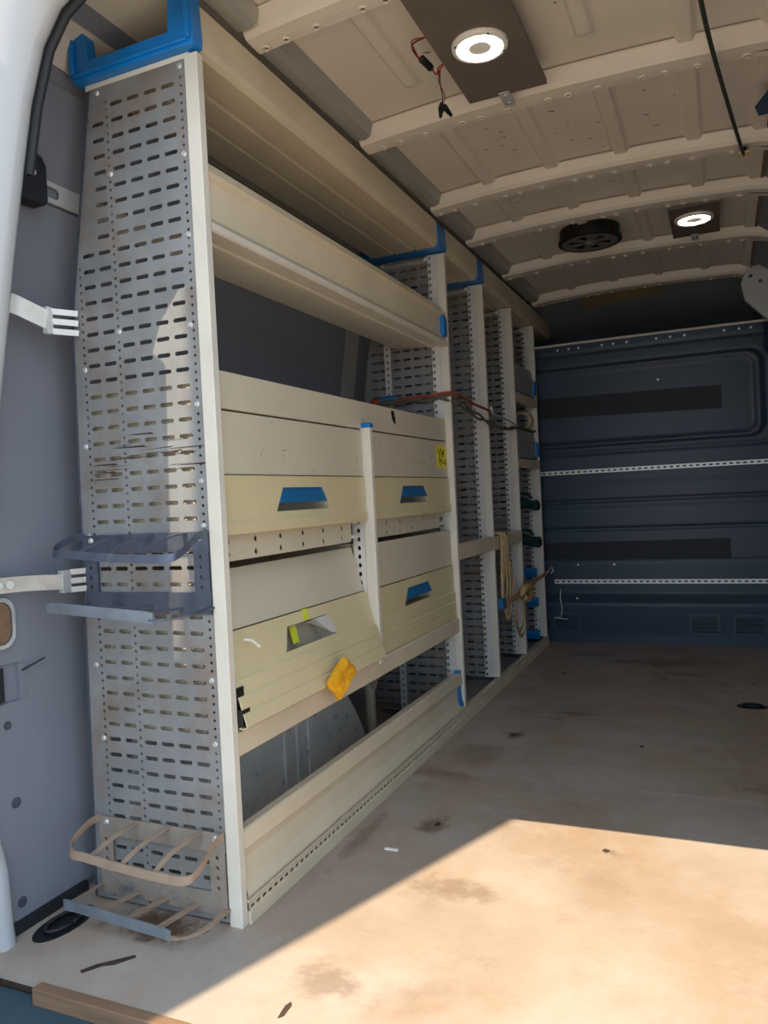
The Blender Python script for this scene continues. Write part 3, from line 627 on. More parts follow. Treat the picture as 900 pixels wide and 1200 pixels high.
def flap_cabinet(y0, y1, zt, zs, zb, zbody, lab, tilt=0.0, blue=True, strip=True):
    """front flap: flat grey upper plate zt..zs, ribbed cream lower plate zs..zb with a scoop handle"""
    c = thing('flap_cabinet', (-0.19, (y0+y1)/2, zbody), lab, 'cabinet', 'flap fronted cabinets')
    piv = (XF, zb)
    def T(x, y, z):
        if not tilt: return (x, y, z)
        px, pz = rot_pt((x, z), piv, tilt); return (px+0.036, y, pz+0.006)
    def addT(mb): mb.v = [T(*v) for v in mb.v]; return mb
    # body
    t = MB(); t.box(-0.355, -0.078, y0, y0+0.003, zbody, zt+0.002); t.box(-0.355, -0.078, y1-0.003, y1, zbody, zt+0.002); t.box(-0.355, -0.352, y0, y1, zbody, zt+0.002); t.box(-0.355, -0.078, y0, y1, zbody, zbody+0.003)
    t.build('cabinet_body', 'beige', c)
    t = MB(); t.box(XF-0.014, XF, y0+0.001, y1-0.001, zs+0.0012, zt); fl_ = addT(t).build('flap_upper_plate', 'flap_grey', c, bevel=0.0015)
    # lower plate with the scoop: face split around a trapezoid
    yc = (y0+y1)/2; zh1 = zs-0.028; zh0 = zh1-0.055; a0, a1, b0, b1 = yc-0.130, yc+0.130, yc-0.098, yc+0.098
    zr = zh0-0.012
    t = MB(); xo = XF+0.004; xi = XF-0.040
    O = [(y0, zr), (y1, zr), (y1, zs-0.0012), (y0, zs-0.0012)]; I = [(a0, zh0), (a1, zh0), (b1, zh1), (b0, zh1)]
    t.add([(xo, *p) for p in O]+[(xo, *p) for p in I]+[(xi, yc-0.115, zh0-0.004), (xi, yc+0.115, zh0-0.004), (xi, yc+0.09, zh1), (xi, yc-0.09, zh1)]+[(xo-0.012, *p) for p in O],
          [(0, 1, 5, 4), (1, 2, 6, 5), (2, 3, 7, 6), (3, 0, 4, 7), (0, 12, 13, 1), (1, 13, 14, 2), (2, 14, 15, 3), (3, 15, 12, 0)])
    lo = addT(t).build('flap_lower_plate', 'flap_cream', c)
    t = MB(); t.add([(xo, *p) for p in I]+[(xi, yc-0.115, zh0-0.002), (xi, yc+0.115, zh0-0.002), (xi, yc+0.09, zh1), (xi, yc-0.09, zh1)], [(0, 1, 5, 4), (1, 2, 6, 5), (2, 3, 7, 6), (3, 0, 4, 7), (4, 5, 6, 7)])
    addT(t).build('scoop', 'scoop', lo)
    # ribbed skirt
    prof = [(xo, zr)]; n = 1 if zr-zb < 0.06 else 3; h = (zr-zb)/n
    for i in range(n):
        z1 = zr-i*h; prof += [(xo+0.0015+0.001*i, z1-0.003), (xo+0.0045+0.001*i, z1-0.007), (xo+0.0045+0.001*i, z1-h+0.002)]
    prof += [(xo-0.004, zb), (xo-0.014, zb+0.004)]
    t = MB(); t.sheet(prof, 'Y', y0, y1, -0.002); addT(t).build('ribbed_skirt', 'flap_cream', c)
    if blue:
        t = MB(); zz = zh1-0.036; f = (zh1-zz)/(zh1-zh0); hw = 0.098+0.032*f
        t.add([(xo-0.004, yc-0.097, zh1), (xo-0.004, yc+0.097, zh1), (xo+0.003, yc+hw-0.004, zz), (xo+0.003, yc-hw+0.004, zz), (xo-0.012, yc-0.097, zh1), (xo-0.012, yc+0.097, zh1), (xo-0.008, yc+hw-0.004, zz), (xo-0.008, yc-hw+0.004, zz)],
              [(0, 1, 2, 3), (7, 6, 5, 4), (0, 4, 5, 1), (1, 5, 6, 2), (2, 6, 7, 3), (3, 7, 4, 0)])
        addT(t).build('grip', 'blue_dull', lo, bevel=0.001)
    else:
        t = MB(); t.add([(xo+0.001, yc+0.03, zh1-0.002), (xo+0.001, yc+0.098, zh1-0.002), (xo+0.002, yc+0.128, zh0), (xo-0.01, yc+0.115, zh0+0.004), (xo-0.03, yc+0.06, zh1-0.012), (xo-0.03, yc+0.03, zh1-0.006)], [(0, 1, 2, 3), (0, 3, 4, 5)])
        addT(t).build('broken_grip', 'track', lo)
        for (q, za, zb_) in ((-0.005, zh1+0.002, zh1+0.028), (-0.04, zh1-0.045, zh1-0.003)):
            t = MB(); t.box(xo-(0.026 if za < zh1 else 0.001), xo+0.0006-(0.022 if za < zh1 else 0), yc+q-0.012, yc+q+0.012, za, zb_); addT(t).build('highlighter_mark', 'lime', lo)
    return c
Y0A, Y1A, Y0B, Y1B = 0.018, 0.722, 0.748, 1.466
ca = flap_cabinet(Y0A, Y1A, 1.050, 0.917, 0.790, 0.735, 'closed upper flap cabinet beside the near end panel')
cb = flap_cabinet(Y0B, Y1B, 1.050, 0.917, 0.790, 0.735, 'closed upper flap cabinet with the yellow sticker')
cc = flap_cabinet(Y0A, Y1A, 0.722, 0.590, 0.392, 0.36, 'half open lower flap cabinet with its blue grip missing', tilt=-0.262, blue=False)
cdx = flap_cabinet(Y0B, Y1B, 0.722, 0.590, 0.392, 0.36, 'closed lower flap cabinet with blue grip under the stickered one')
t = MB(); t.box(XF-0.0005, XF+0.0008, 1.352, 1.455, 0.952, 1.035); sk = t.build('warning_sticker', 'sticker', cb)
for (pts) in ([(1.365, 1.020), (1.385, 0.995), (1.375, 0.985)], [(1.39, 1.025), (1.41, 1.0), (1.43, 1.022), (1.415, 0.99)], [(1.37, 0.975), (1.40, 0.985), (1.39, 0.962)], [(1.41, 0.975), (1.44, 0.965), (1.435, 0.985)]):
    t = MB(); t.tube([(XF+0.001, y, z) for y, z in pts], 0.0022, 4); t.build('sticker_mark', 'ink', sk)
# scratch and tape bits, black side clips of the open flap
t = MB(); t.box(XF+0.012, XF+0.026, Y0A-0.001, Y0A+0.022, 0.452, 0.482); t.box(XF+0.02, XF+0.036, Y0A-0.001, Y0A+0.026, 0.405, 0.438); t.build('hinge_clip', 'black', cc)
t = MB(); t.tube([(0.0, 0.055, 0.575), (0.004, 0.075, 0.57), (0.006, 0.10, 0.552)], 0.003, 6); t.build('splinter', 'debris', cc)
rs = random.Random(5)
def nicks(parent, y0, y1, z0, z1, x, n):
    t = MB()
    for q in range(n):
        y = rs.uniform(y0, y1); z = rs.uniform(z0, z1); a = rs.uniform(-1.2, 1.2); L = rs.choice((0.004, 0.006, 0.008, 0.02)); w_ = rs.uniform(0.0006, 0.0016)
        dy_, dz_ = math.cos(a)*L, math.sin(a)*L
        t.add([(x, y, z), (x, y+dy_, z+dz_), (x, y+dy_-w_*math.sin(a), z+dz_+w_*math.cos(a)), (x, y-w_*math.sin(a)*1.5, z+w_*1.5)], [(0, 1, 2, 3)])
    tag(t.build('scratch_marks', 'dark_brown', parent), kind='stuff')
nicks(ca, 0.05, 0.70, 0.93, 1.04, XF+0.0004, 14); nicks(cb, 0.78, 1.33, 0.93, 1.04, XF+0.0004, 16); nicks(cdx, 0.78, 1.44, 0.60, 0.71, XF+0.0004, 16)
# perforated strips under the upper flaps
for i, (a, b) in enumerate(((Y0A, 0.655), (Y0B, 1.395))):
    g = thing('perforated_strip', (-0.04, (a+b)/2, 0.735), ('beige metal strip with square holes under the upper flap by the near end panel', 'beige metal strip with square holes under the upper flap with the sticker')[i], 'strip', 'perforated metal strips')
    t = MB(); cells = []; n = 6; d = (b-a)/n
    for k in range(n):
        y = a+k*d; cells += [(y, y+d, 0.762, 0.792, 0.0065, 0.0065), (y, y+d, 0.735, 0.762, 0.0065, 0.0065)]
    perforate(t, cells, 0, 0.003, lambda x, y, z: (-0.040-y, x, z)); t.build('strip_face', 'flap_grey', g)
    t = MB(); t.box(-0.075, -0.045, b, b+0.012, 0.74, 0.80); t.box(-0.07, -0.035, b+0.012, b+0.045, 0.745, 0.752); t.box(-0.07, -0.035, b+0.012, b+0.045, 0.785, 0.792); t.build('end_bracket', 'post_steel', g)
# divider post with blue cap
dv = thing('divider_post', (-0.03, 0.735, 0.385), 'short beige divider post with blue cap between the flap cabinets', 'post')
t = MB(); t.box(-0.031, 0.002, 0.726, 0.744, 0.378, 1.060); t.build('post', 'post_beige', dv, bevel=0.0015)
t = MB(); cells = []; z = 0.40
while z < 0.78: cells.append((-0.068, -0.031, z, z+0.025, 0.0048, 0.0060)); z += 0.025
perforate(t, cells, 0.726, 0.002); t.build('perforated_post', 'post_steel', dv)
t = MB(); t.box(-0.034, 0.004, 0.722, 0.747, 1.056, 1.070); t.build('cap', 'blue', dv, bevel=0.003)
# beam under the cabinets
t = MB(); t.sheet([(-0.05, 0.392), (-0.012, 0.392), (-0.006, 0.388), (-0.006, 0.342), (-0.010, 0.338), (-0.05, 0.338)], 'Y', 0.017, 1.468, -0.002)
tag(t.build('cabinet_beam', 'beige', origin=(-0.03, 0.74, 0.36)), 'beige beam below the lower flap cabinets over the wheel arch', 'beam')
# bottom trough
c = thing('bottom_trough', (-0.05, 0.74, 0.05), 'long beige trough front at the shelving foot before the wheel arch', 'trough')
prof = [(-0.040, 0.176), (-0.034, 0.186), (-0.010, 0.189), (-0.006, 0.186), (-0.004, 0.150), (-0.010, 0.142), (-0.016, 0.125), (-0.012, 0.085), (0.0, 0.058), (0.0, 0.052), (-0.19, 0.052)]
t = MB(); t.sheet(prof, 'Y', 0.022, 1.462, -0.002); t.build('trough_sheet', 'beige', c)
t = MB(); t.prism([(-0.022, 0.142), (-0.0105, 0.142), (-0.012, 0.125), (-0.008, 0.085), (-0.002, 0.066), (-0.020, 0.066)], 'Y', 1.425, 1.4655); t.build('end_cap', 'blue', c, bevel=0.001)
t = MB(); t.box(-0.03, -0.006, 1.44, 1.462, 0.186, 0.196); t.build('corner_clip', 'blue', c, bevel=0.003)
# yellow rag stuck on the flap
t = MB(); A = [(0.340, 0.418), (0.352, 0.400), (0.372, 0.385), (0.392, 0.366), (0.432, 0.388), (0.482, 0.414), (0.470, 0.432), (0.448, 0.447), (0.425, 0.462), (0.385, 0.440)]
n = len(A); cy_, cz_ = 0.411, 0.414
V = []
for (f, x) in ((1.0, 0.030), (1.03, 0.036), (0.97, 0.044), (0.72, 0.049)):
    for q, (y, z) in enumerate(A): V.append((x+0.0025*math.sin(3.1*q+x*300), cy_+(y-cy_)*f, cz_+(z-cz_)*f))
V.append((0.046, cy_+0.004, cz_)); t.add(V, [(k*n+q, k*n+(q+1) % n, k*n+n+(q+1) % n, k*n+n+q) for k in range(3) for q in range(n)]+[(3*n+q, 3*n+(q+1) % n, 4*n) for q in range(n)]+[tuple(range(n))[::-1]])
tag(t.build('yellow_rag', 'yellow', origin=(0.04, 0.42, 0.38)), 'crumpled dirty yellow fabric tag hanging on the open flap', 'rag')
# dusty lump behind the trough
t = MB()
for k in range(12):
    a = Vector((-0.24+random.uniform(-.02, .02), 1.14+random.uniform(-.03, .05), 0.20)); t.tube([a, a+Vector((random.uniform(-.02, .03), random.uniform(-.03, .03), 0.05)), a+Vector((random.uniform(-.03, .04), random.uniform(-.05, .04), random.uniform(.0, .05)))], 0.003, 5)
t.cyl((-0.24, 1.15, 0.0), (0, 0, 1), 0.018, 0.21, 10)
tag(t.build('cable_bundle', 'scoop', origin=(-0.22, 1.15, 0)), 'dusty tangle of cable ends standing behind the wheel arch', 'cables')

# base rails
for i, (a, b) in enumerate(((0.018, 1.486), (1.490, 1.982), (1.986, 2.478), (2.482, 2.965))):
    c = thing('base_rail', (-0.01, (a+b)/2, 0), ('long slotted base rail under the bottom trough', 'slotted base rail of the first open bay', 'slotted base rail of the middle open bay', 'slotted base rail of the last bay by the bulkhead')[i], 'rail', 'slotted base rails')
    t = MB(); cells = []; n = int((b-a)/0.0225); d = (b-a)/n
    for k in range(n): cells.append((a+k*d, a+(k+1)*d, 0.026, 0.043, 0.0085, 0.0036))
    perforate(t, cells, 0, 0.0025, lambda x, y, z: (0.004-y, x, z)); t.box(-0.02, 0.006, a, b, 0.0, 0.026); t.box(-0.02, 0.003, a, b, 0.043, 0.0485); t.build('rail_face', 'beige', c)
    if i: MB().box(-0.36, -0.02, a+0.002, b-0.022, 0.020, 0.026).build('floor_plate', 'galv', c)
# cross beams of the open bays
def beam(a, b, z0, z1, lab, grp=None, name='cross_beam'):
    t = MB(); t.sheet([(-0.03, z1), (-0.004, z1), (0.0, z1-0.003), (0.0, z0+0.003), (-0.004, z0), (-0.03, z0)], 'Y', a, b, -0.002)
    return tag(t.build(name, 'beige', origin=(-0.01, (a+b)/2, z0)), lab, 'beam', grp)
beam(1.488, 1.964, 0.605, 0.664, 'beige cross beam of the first open bay beyond the cabinets', 'cross beams')
beam(1.984, 2.460, 0.602, 0.662, 'beige cross beam that the tan rope hangs over', 'cross beams')
beam(2.480, 2.942, 1.303, 1.350, 'beige cross beam under the upper grey tray by the bulkhead', 'cross beams')
beam(2.480, 2.942, 0.972, 1.018, 'beige cross beam under the lower grey tray by the bulkhead', 'cross beams')
for (z0, lab) in ((1.352, 'upper small grey tray with blue end by the bulkhead'), (1.020, 'lower small grey tray with blue end by the bulkhead')):
    c = thing('small_tray', (-0.1, 2.72, z0), lab, 'tray', 'small grey trays')
    prof = [(-0.05, z0+0.145), (-0.022, z0+0.150), (-0.016, z0+0.10), (-0.005, z0+0.095), (-0.010, z0+0.03), (-0.004, z0+0.004), (-0.24, z0+0.004), (-0.25, z0+0.10)]
    t = MB(); t.sheet(prof, 'Y', 2.483, 2.938, -0.002); t.build('tray_channel', 'roof_rail', c)
    t = MB(); t.prism([(-0.02, z0+0.012), (0.001, z0+0.018), (0.003, z0+0.085), (-0.004, z0+0.098), (-0.02, z0+0.10)], 'Y', 2.90, 2.94); t.build('end_cap', 'blue', c, bevel=0.003)
# shelf with tape roll and blue pack between the small trays
t = MB(); t.box(-0.25, -0.008, 2.483, 2.938, 1.172, 1.180); tag(t.build('thin_shelf', 'board', origin=(-0.1, 2.7, 1.172)), 'thin dark shelf between the two small grey trays', 'shelf')
t = MB(); q = [(-0.02+0.052*math.cos(a)-0.045, 1.2325+0.052*math.sin(a)) for a in [2*math.pi*i/24 for i in range(24)]]
A = q; B = [(-0.065+0.036*math.cos(a), 1.2325+0.036*math.sin(a)) for a in [2*math.pi*i/24 for i in range(24)]]
n = 24; t.add([(x, 2.86, z) for x, z in A]+[(x, 2.86, z) for x, z in B]+[(x, 2.91, z) for x, z in A]+[(x, 2.91, z) for x, z in B],
    [(i, (i+1) % n, n+(i+1) % n, n+i) for i in range(n)]+[(2*n+i, 3*n+i, 3*n+(i+1) % n, 2*n+(i+1) % n) for i in range(n)]+[(i, 2*n+i, 2*n+(i+1) % n, (i+1) % n) for i in range(n)]+[(n+i, n+(i+1) % n, 3*n+(i+1) % n, 3*n+i) for i in range(n)])
tag(t.build('tape_roll', 'card', origin=(-0.065, 2.88, 1.1805)), 'pale roll of tape standing on the thin shelf', 'tape roll')
t = MB(); t.prism([(-0.15, 1.1805), (-0.095, 1.1805), (-0.088, 1.215), (-0.10, 1.262), (-0.13, 1.268), (-0.152, 1.24)], 'Y', 2.62, 2.85); tag(t.build('blue_case', 'blue_dull', origin=(-0.12, 2.74, 1.18), bevel=0.006), 'blue plastic case lying beside the tape roll', 'case')
# green padded clips and blue bars on the last frame
for (z, lab) in ((0.80, 'upper dark green padded clip on the last frame'), (0.60, 'lower dark green padded clip on the last frame')):
    c = thing('padded_clip', (-0.09, 2.93, z-0.05), lab, 'clip', 'dark green clips')
    t = MB(); P = []
    for i in range(13):
        f = i/12; P.append((-0.20+0.19*f, 2.895-0.012*math.sin(6*f), z-0.012+0.014*math.sin(5*f)))
    t.tube(P, [0.022+0.006*abs(math.sin(2.6*i/12*3.14))+0.006*random.random() for i in range(13)], 10); t.build('pad', 'green', c, smooth=True)
    t = MB(); t.tube([(-0.14, 2.90, z+0.015), (-0.10, 2.895, z+0.042), (-0.06, 2.895, z+0.038), (-0.04, 2.90, z+0.012)], 0.008, 8); t.build('loop', 'green', c, smooth=True)
    t = MB(); t.tube([(-0.20, 2.92, z-0.02), (-0.17, 2.90, z-0.04), (-0.12, 2.90, z-0.042), (-0.09, 2.91, z-0.02)], [0.014, 0.018, 0.018, 0.01], 8); t.build('fold', 'green', c, smooth=True)
for k, z in enumerate((0.405, 0.245, 0.065)):
    t = MB(); t.prism([(2.900, z-0.022), (2.936, z-0.024), (2.936, z+0.024), (2.900, z+0.016), (2.894, z+0.026), (2.890, z+0.010)], 'X', -0.235, -0.034)
    tag(t.build('blue_bar', 'blue', origin=(-0.13, 2.92, z), bevel=0.002), ('topmost', 'middle', 'lowest')[k]+' of three blue bars on the last frame', 'bar', 'blue bars on the last frame')

# rope, strap, bungees
def smoothpts(P, n=8):
    P = [Vector(p) for p in P]; out = []
    for i in range(len(P)-1):
        p0 = P[max(0, i-1)]; p1 = P[i]; p2 = P[i+1]; p3 = P[min(len(P)-1, i+2)]
        for k in range(n):
            t = k/n; out.append(0.5*((2*p1)+(-p0+p2)*t+(2*p0-5*p1+4*p2-p3)*t*t+(-p0+3*p1-3*p2+p3)*t**3))
    return out+[P[-1]]
rp = thing('hanging_rope', (0.01, 2.1, 0.664), 'tan rope folded in loops over the cross beam', 'rope')
for k in range(3):
    y = 2.05+0.03*k; L = 0.37+0.05*k; wd = 0.035+0.022*(k % 3)
    t = MB(); t.tube(smoothpts([(-0.036, y+0.01, 0.58), (-0.036, y+0.005, 0.64), (-0.015, y, 0.672), (0.010, y, 0.655), (0.013, y-0.02, 0.55), (0.013, y-wd, 0.42), (0.013, y-0.01, 0.664-0.62*L-0.09), (0.013, y+wd+0.02, 0.44), (0.014, y+0.03, 0.55), (0.011, y+0.012, 0.655), (-0.015, y+0.012, 0.675)]), 0.006, 6); t.build('loop', 'rope', rp, smooth=True)
stp = thing('lashing_strap', (0.012, 2.4, 0.36), 'tan lashing strap knotted at a post and hooked beyond the last frame', 'strap')
t = MB(); t.ribbon(smoothpts([(0.021, 2.02, 0.368), (0.022, 2.15, 0.368), (0.023, 2.30, 0.37), (0.024, 2.40, 0.372)]), (0, 0, 0.016), (0.003, 0, 0)); t.build('strap_band', 'strap', stp)
t = MB(); t.ribbon(smoothpts([(0.022, 2.40, 0.372), (0.012, 2.55, 0.385), (0.010, 2.75, 0.392), (0.010, 2.97, 0.402)]), (0, 0, 0.010), (0.003, 0, 0)); t.build('strap_band', 'strap', stp)
t = MB(); t.tube(smoothpts([(0.02, 2.30, 0.36), (0.035, 2.34, 0.395), (0.04, 2.42, 0.39), (0.03, 2.46, 0.36), (0.035, 2.40, 0.335), (0.03, 2.33, 0.35)]), 0.018, 8); t.build('knot', 'strap', stp, smooth=True)
for dy, zz, wd in ((0.0, 0.20, 0.09), (0.03, 0.17, 0.07)):
    t = MB(); t.ribbon(smoothpts([(0.018, 2.38+dy, 0.36), (0.016, 2.38+dy, 0.30), (0.015, 2.36+dy, zz+0.03), (0.015, 2.29+dy, zz), (0.015, 2.22+dy, zz+0.04), (0.015, 2.21+dy, 0.30), (0.016, 2.24+dy, 0.36)]), (0, 0.006, 0.008), (0.003, 0, 0)); t.build('tail_loop', 'strap', stp)
t = MB(); t.box(0.001, 0.026, 1.972, 2.03, 0.345, 0.392); t.build('buckle', 'blue_dull', stp, bevel=0.005)
t = MB(); t.tube(smoothpts([(0.012, 2.96, 0.402), (0.014, 3.0, 0.41), (0.02, 3.03, 0.425), (0.03, 3.04, 0.405), (0.024, 3.01, 0.395)]), 0.006, 8); t.build('hook', 'steel_bright', stp, smooth=True)
def twisted(P, r, n=8, amp=0.004, ph=0):
    Q = smoothpts(P, n); out = []
    for i, p in enumerate(Q): out.append(p+Vector((amp*0.4*math.cos(i*0.9+ph), 0, amp*math.sin(i*0.9+ph))))
    return MB().tube(out, r, 6)
bn = thing('red_bungee', (-0.05, 1.5, 1.22), 'worn red bungee cord stretched across the upright frames', 'bungee cord')
twisted([(-0.26, 1.42, 1.215), (-0.12, 1.44, 1.224), (0.006, 1.478, 1.232), (0.008, 1.7, 1.218), (0.008, 1.975, 1.205)], 0.0055, 8, 0.001).build('cord', 'bungee_red', bn, smooth=True)
MB().tube(smoothpts([(0.008, 1.965, 1.20), (0.012, 1.98, 1.225), (0.014, 1.995, 1.195), (0.008, 2.03, 1.196), (0.008, 2.25, 1.19), (0.006, 2.475, 1.172)]), 0.004, 6).build('hook', 'steel_bright', bn, smooth=True)
t = MB(); t.tube(smoothpts([(-0.30, 1.42, 1.20), (-0.285, 1.41, 1.222), (-0.262, 1.415, 1.212)]), 0.011, 8); t.build('end_sleeve', 'bungee_red', bn, smooth=True)
for k in range(2):
    b2 = thing('grey_bungee', (-0.05, 1.5, 1.18), ('frayed grey bungee cord hanging lowest across the upright frames', 'frayed grey bungee cord with blue end just under the red one')[k], 'bungee cord', 'grey bungee cords')
    dz = -0.014*k if k == 0 else 0.014
    twisted([(-0.25, 1.42, 1.208+dz*0.3), (-0.12, 1.445, 1.212+dz*0.6), (0.004, 1.484, 1.206+dz), (0.008, 1.7, 1.172+dz), (0.009, 1.98, 1.150+dz*0.5), (0.008, 2.2, 1.146), (0.005, 2.478, 1.166+dz*0.3)], 0.0055, 10, 0.005, k*2.5).build('cord', 'bungee_grey', b2, smooth=True)
    t = MB(); t.tube(smoothpts([(-0.262, 1.415, 1.208+dz), (-0.235, 1.42, 1.214+dz), (-0.20, 1.43, 1.212+dz)]), 0.011, 8); t.build('end_sleeve', 'blue_dull' if k else 'bungee_grey', b2, smooth=True)
t = MB(); t.tube(smoothpts([(-0.38, 1.30, 1.19), (-0.34, 1.36, 1.195), (-0.30, 1.42, 1.205)]), 0.005, 6); tag(t.build('black_cord', 'black', origin=(-0.34, 1.36, 1.19), smooth=True), 'short black cord tying the bungee ends to the wall', 'cord')

# ------------------------------------------------------------------ can racks and stays on the end panel
def can_rack(z0, z1, m_plate, m_hoop, m_shelf, lab):
    c = thing('can_rack', (-0.19, -0.06, z0), lab, 'rack', 'can racks on the end panel')
    x0, x1, y = -0.362, -0.0325, -0.0046
    t = MB(); a, b = x0+0.038, x1-0.038
    yb = y-0.003
    for (p, q, r, s) in ((x0, x1, z1-0.040, z1), (x0, x1, z0, z0+0.045)): t.box(p, q, yb, y, r, s)
    hc = []; nh = 4; hh = (z1-z0-0.085)/nh
    for k in range(nh):
        for (p, q) in ((x0, a), (b, x1)): hc.append((p, q, z0+0.045+k*hh, z0+0.045+(k+1)*hh, 0.0042, 0.0042))
    perforate(t, hc, yb, 0.003)
    pl_ = t.build('back_frame', m_plate, c)
    for x in (x0+0.022, x1-0.022):
        MB().cyl((x, yb, z1-0.012), (0, -1, 0), 0.007, 0.004, 10, 0.004).build('rivet', 'steel_bright', pl_)
    # hoop: flat bar out from the top edge, dipping towards the front
    zt = z1-0.004; yf = -0.115
    P = smoothpts([(x0+0.004, yb, zt), (x0+0.004, yb-0.03, zt), (x0+0.010, -0.085, zt-0.014), (x0+0.030, yf, zt-0.026), (x0+0.08, yf-0.004, zt-0.029), (-0.19, yf-0.005, zt-0.036), (x1-0.07, yf-0.004, zt-0.040), (x1-0.012, yf, zt-0.040), (x1+0.002, -0.09, zt-0.030), (x1, yb-0.03, zt-0.004), (x1, yb, zt)], 6)
    t = MB(); t.ribbon(P, (0, 0.002, 0.008), (0, -0.004, 0)); t.build('hoop_bar', m_hoop, c)
    for f in (0.27, 0.52, 0.77):
        x = x0+(x1-x0)*f; zf = zt-0.029-0.012*f
        t = MB(); t.ribbon(smoothpts([(x+0.02, yb, zt), (x+0.012, yb-0.03, zt-0.003), (x, -0.08, zt-0.016), (x-0.012, yf, zf)]), (0.0055, 0, 0), (0, 0, 0.003)); t.build('hoop_stay', m_hoop, c)
    # lower shelf: flat front lip, side arm, floor bars
    zs = z0+0.012
    t = MB(); t.ribbon([(x0+0.002, yf, zs+0.014), (x0+0.03, yf, zs+0.014), (x1-0.07, yf, zs+0.000), (x1-0.055, yf, zs-0.003)], (0, 0, 0.011), (0, -0.003, 0)); t.build('shelf_lip', m_shelf, c)
    t = MB(); t.ribbon(smoothpts([(x1-0.06, yf, zs-0.008), (x1-0.03, yf+0.005, zs-0.008), (x1-0.004, -0.07, zs-0.004), (x1, yb, zs)]), (0.006, 0.004, 0), (0, 0, 0.004)); t.build('shelf_arm', m_hoop, c)
    t = MB(); t.ribbon([(x0+0.004, yb, zs+0.006), (x0+0.002, yf, zs+0.008)], (0.004, 0, 0), (0, 0, 0.003)); t.build('shelf_arm', m_hoop, c)
    for f in (0.27, 0.50, 0.74):
        x = x0+(x1-x0)*f; t = MB(); t.ribbon([(x+0.012, yb, zs), (x-0.012, yf, zs+0.008-0.014*f)], (0.0065, 0, 0), (0, 0, 0.004)); t.build('shelf_bar', m_hoop, c)
    return c
can_rack(0.635, 0.803, 'rack_dark', 'rack_dark', 'rack_steel', 'dark steel can rack at half height on the perforated end panel')
can_rack(0.022, 0.190, 'rack_plate', 'rack_dusty', 'rack_steel', 'dusty brown can rack at the foot of the perforated end panel')
# stays from the door frame to the end panel
c = thing('slotted_stay', (-0.37, -0.1, 1.27), 'curved pale steel stay with forked end, screwed above the lower one', 'stay')
t = MB(); t.ribbon(smoothpts([(-0.398, -0.138, 1.288), (-0.393, -0.12, 1.284), (-0.385, -0.10, 1.276), (-0.372, -0.062, 1.262)], 5), (0.004, 0, 0.019), (0.003, -0.001, 0)); t.build('stay_bar', 'track', c)
t = MB(); t.box(-0.382, -0.368, -0.066, -0.050, 1.234, 1.290); t.build('fork_plate', 'track', c, bevel=0.001)
for k in range(3): MB().ribbon([(-0.372, -0.052, 1.240+0.021*k), (-0.345, -0.004, 1.240+0.021*k)], (0.001, 0, 0.006), (0.003, -0.002, 0)).build('fork_tine', 'track', c)
MB().cyl((-0.402, -0.18, 1.292), (1, -0.4, 0), 0.008, 0.009, 8).build('bolt', 'steel_bright', c)
t = MB(); perforate(t, [(0, 0.016, -0.019, 0.019, 0, 0), (0.016, 0.050, -0.019, 0.019, 0.011, 0.0045), (0.050, 0.061, -0.019, 0.019, 0, 0)], 0, 0.003, lambda x, y, z: (-0.410+0.2*x+y, -0.197+0.98*x, 1.291-0.04*x+z)); t.build('slotted_end', 'track', c)
c = thing('bolted_stay', (-0.39, -0.1, 0.71), 'worn steel stay of two bolted bars beside the half height can rack', 'stay')
t = MB(); t.ribbon(smoothpts([(-0.425, -0.195, 0.715), (-0.405, -0.12, 0.713), (-0.382, -0.055, 0.708)], 5), (0.004, 0, 0.016), (0.006, -0.002, 0)); t.build('stay_bar', 'steel_bright', c)
t = MB(); t.box(-0.388, -0.374, -0.058, -0.034, 0.684, 0.732); t.build('fork_plate', 'steel_bright', c, bevel=0.001)
for k in range(3): MB().ribbon([(-0.378, -0.036, 0.689+0.019*k), (-0.362, -0.006, 0.689+0.019*k)], (0.001, 0, 0.006), (0.003, -0.002, 0)).build('fork_tine', 'steel_bright', c)
for y in (-0.182, -0.160): MB().cyl((-0.421+(y+0.18)*0.25, y, 0.715), (1, -0.4, 0), 0.009, 0.012, 6).build('bolt', 'steel_bright', c)

# ------------------------------------------------------------------ roof fittings
def lamp(cx, cy, z, r, lab):
    c = thing('roof_lamp', (cx, cy, z), lab, 'lamp', 'round roof lamps')
    MB().lathe((cx, cy, z), [(r*0.80, 0.0), (r, 0.0), (r, -0.004), (r*0.97, -0.009), (r*0.84, -0.011), (r*0.80, -0.009)]).build('rim', 'lamp_rim', c, smooth=False)
    MB().lathe((cx, cy, z), [(r*0.82, -0.008), (r*0.70, -0.0105), (r*0.45, -0.0105), (r*0.40, -0.009)]).build('led_ring', 'lamp_led', c, smooth=True)
    MB().lathe((cx, cy, z), [(r*0.41, -0.009), (r*0.3, -0.006), (0.0005, -0.005)]).build('lens', 'lamp_lens', c, smooth=True)
    for k in range(4):
        a = 0.6+k*math.pi/2; MB().cyl((cx+r*0.9*math.cos(a), cy+r*0.9*math.sin(a), z-0.0095), (0, 0, -1), 0.003, 0.002, 8).build('screw', 'rack_dark', c)
def tilted_board(x0, x1, y0, y1, z, th, lab):
    zz = lambda x: z
    t = MB().box(x0, x1, y0, y1, z, z+th); return tag(t.build('lamp_board', 'board', origin=((x0+x1)/2, (y0+y1)/2, z), bevel=0.001), lab, 'board', 'lamp mounting boards')
tilted_board(0.352, 0.553, -0.10, 0.686, 1.865, 0.013, 'long dark mounting board fixed under the roof ribs carrying a lamp')
lamp(0.452, 0.440, 1.865, 0.064, 'round lit roof lamp on the long dark board near the rear door')
tilted_board(0.767, 0.944, 1.80, 2.165, 1.8635, 0.013, 'small dark mounting board holding the lamp towards the bulkhead')
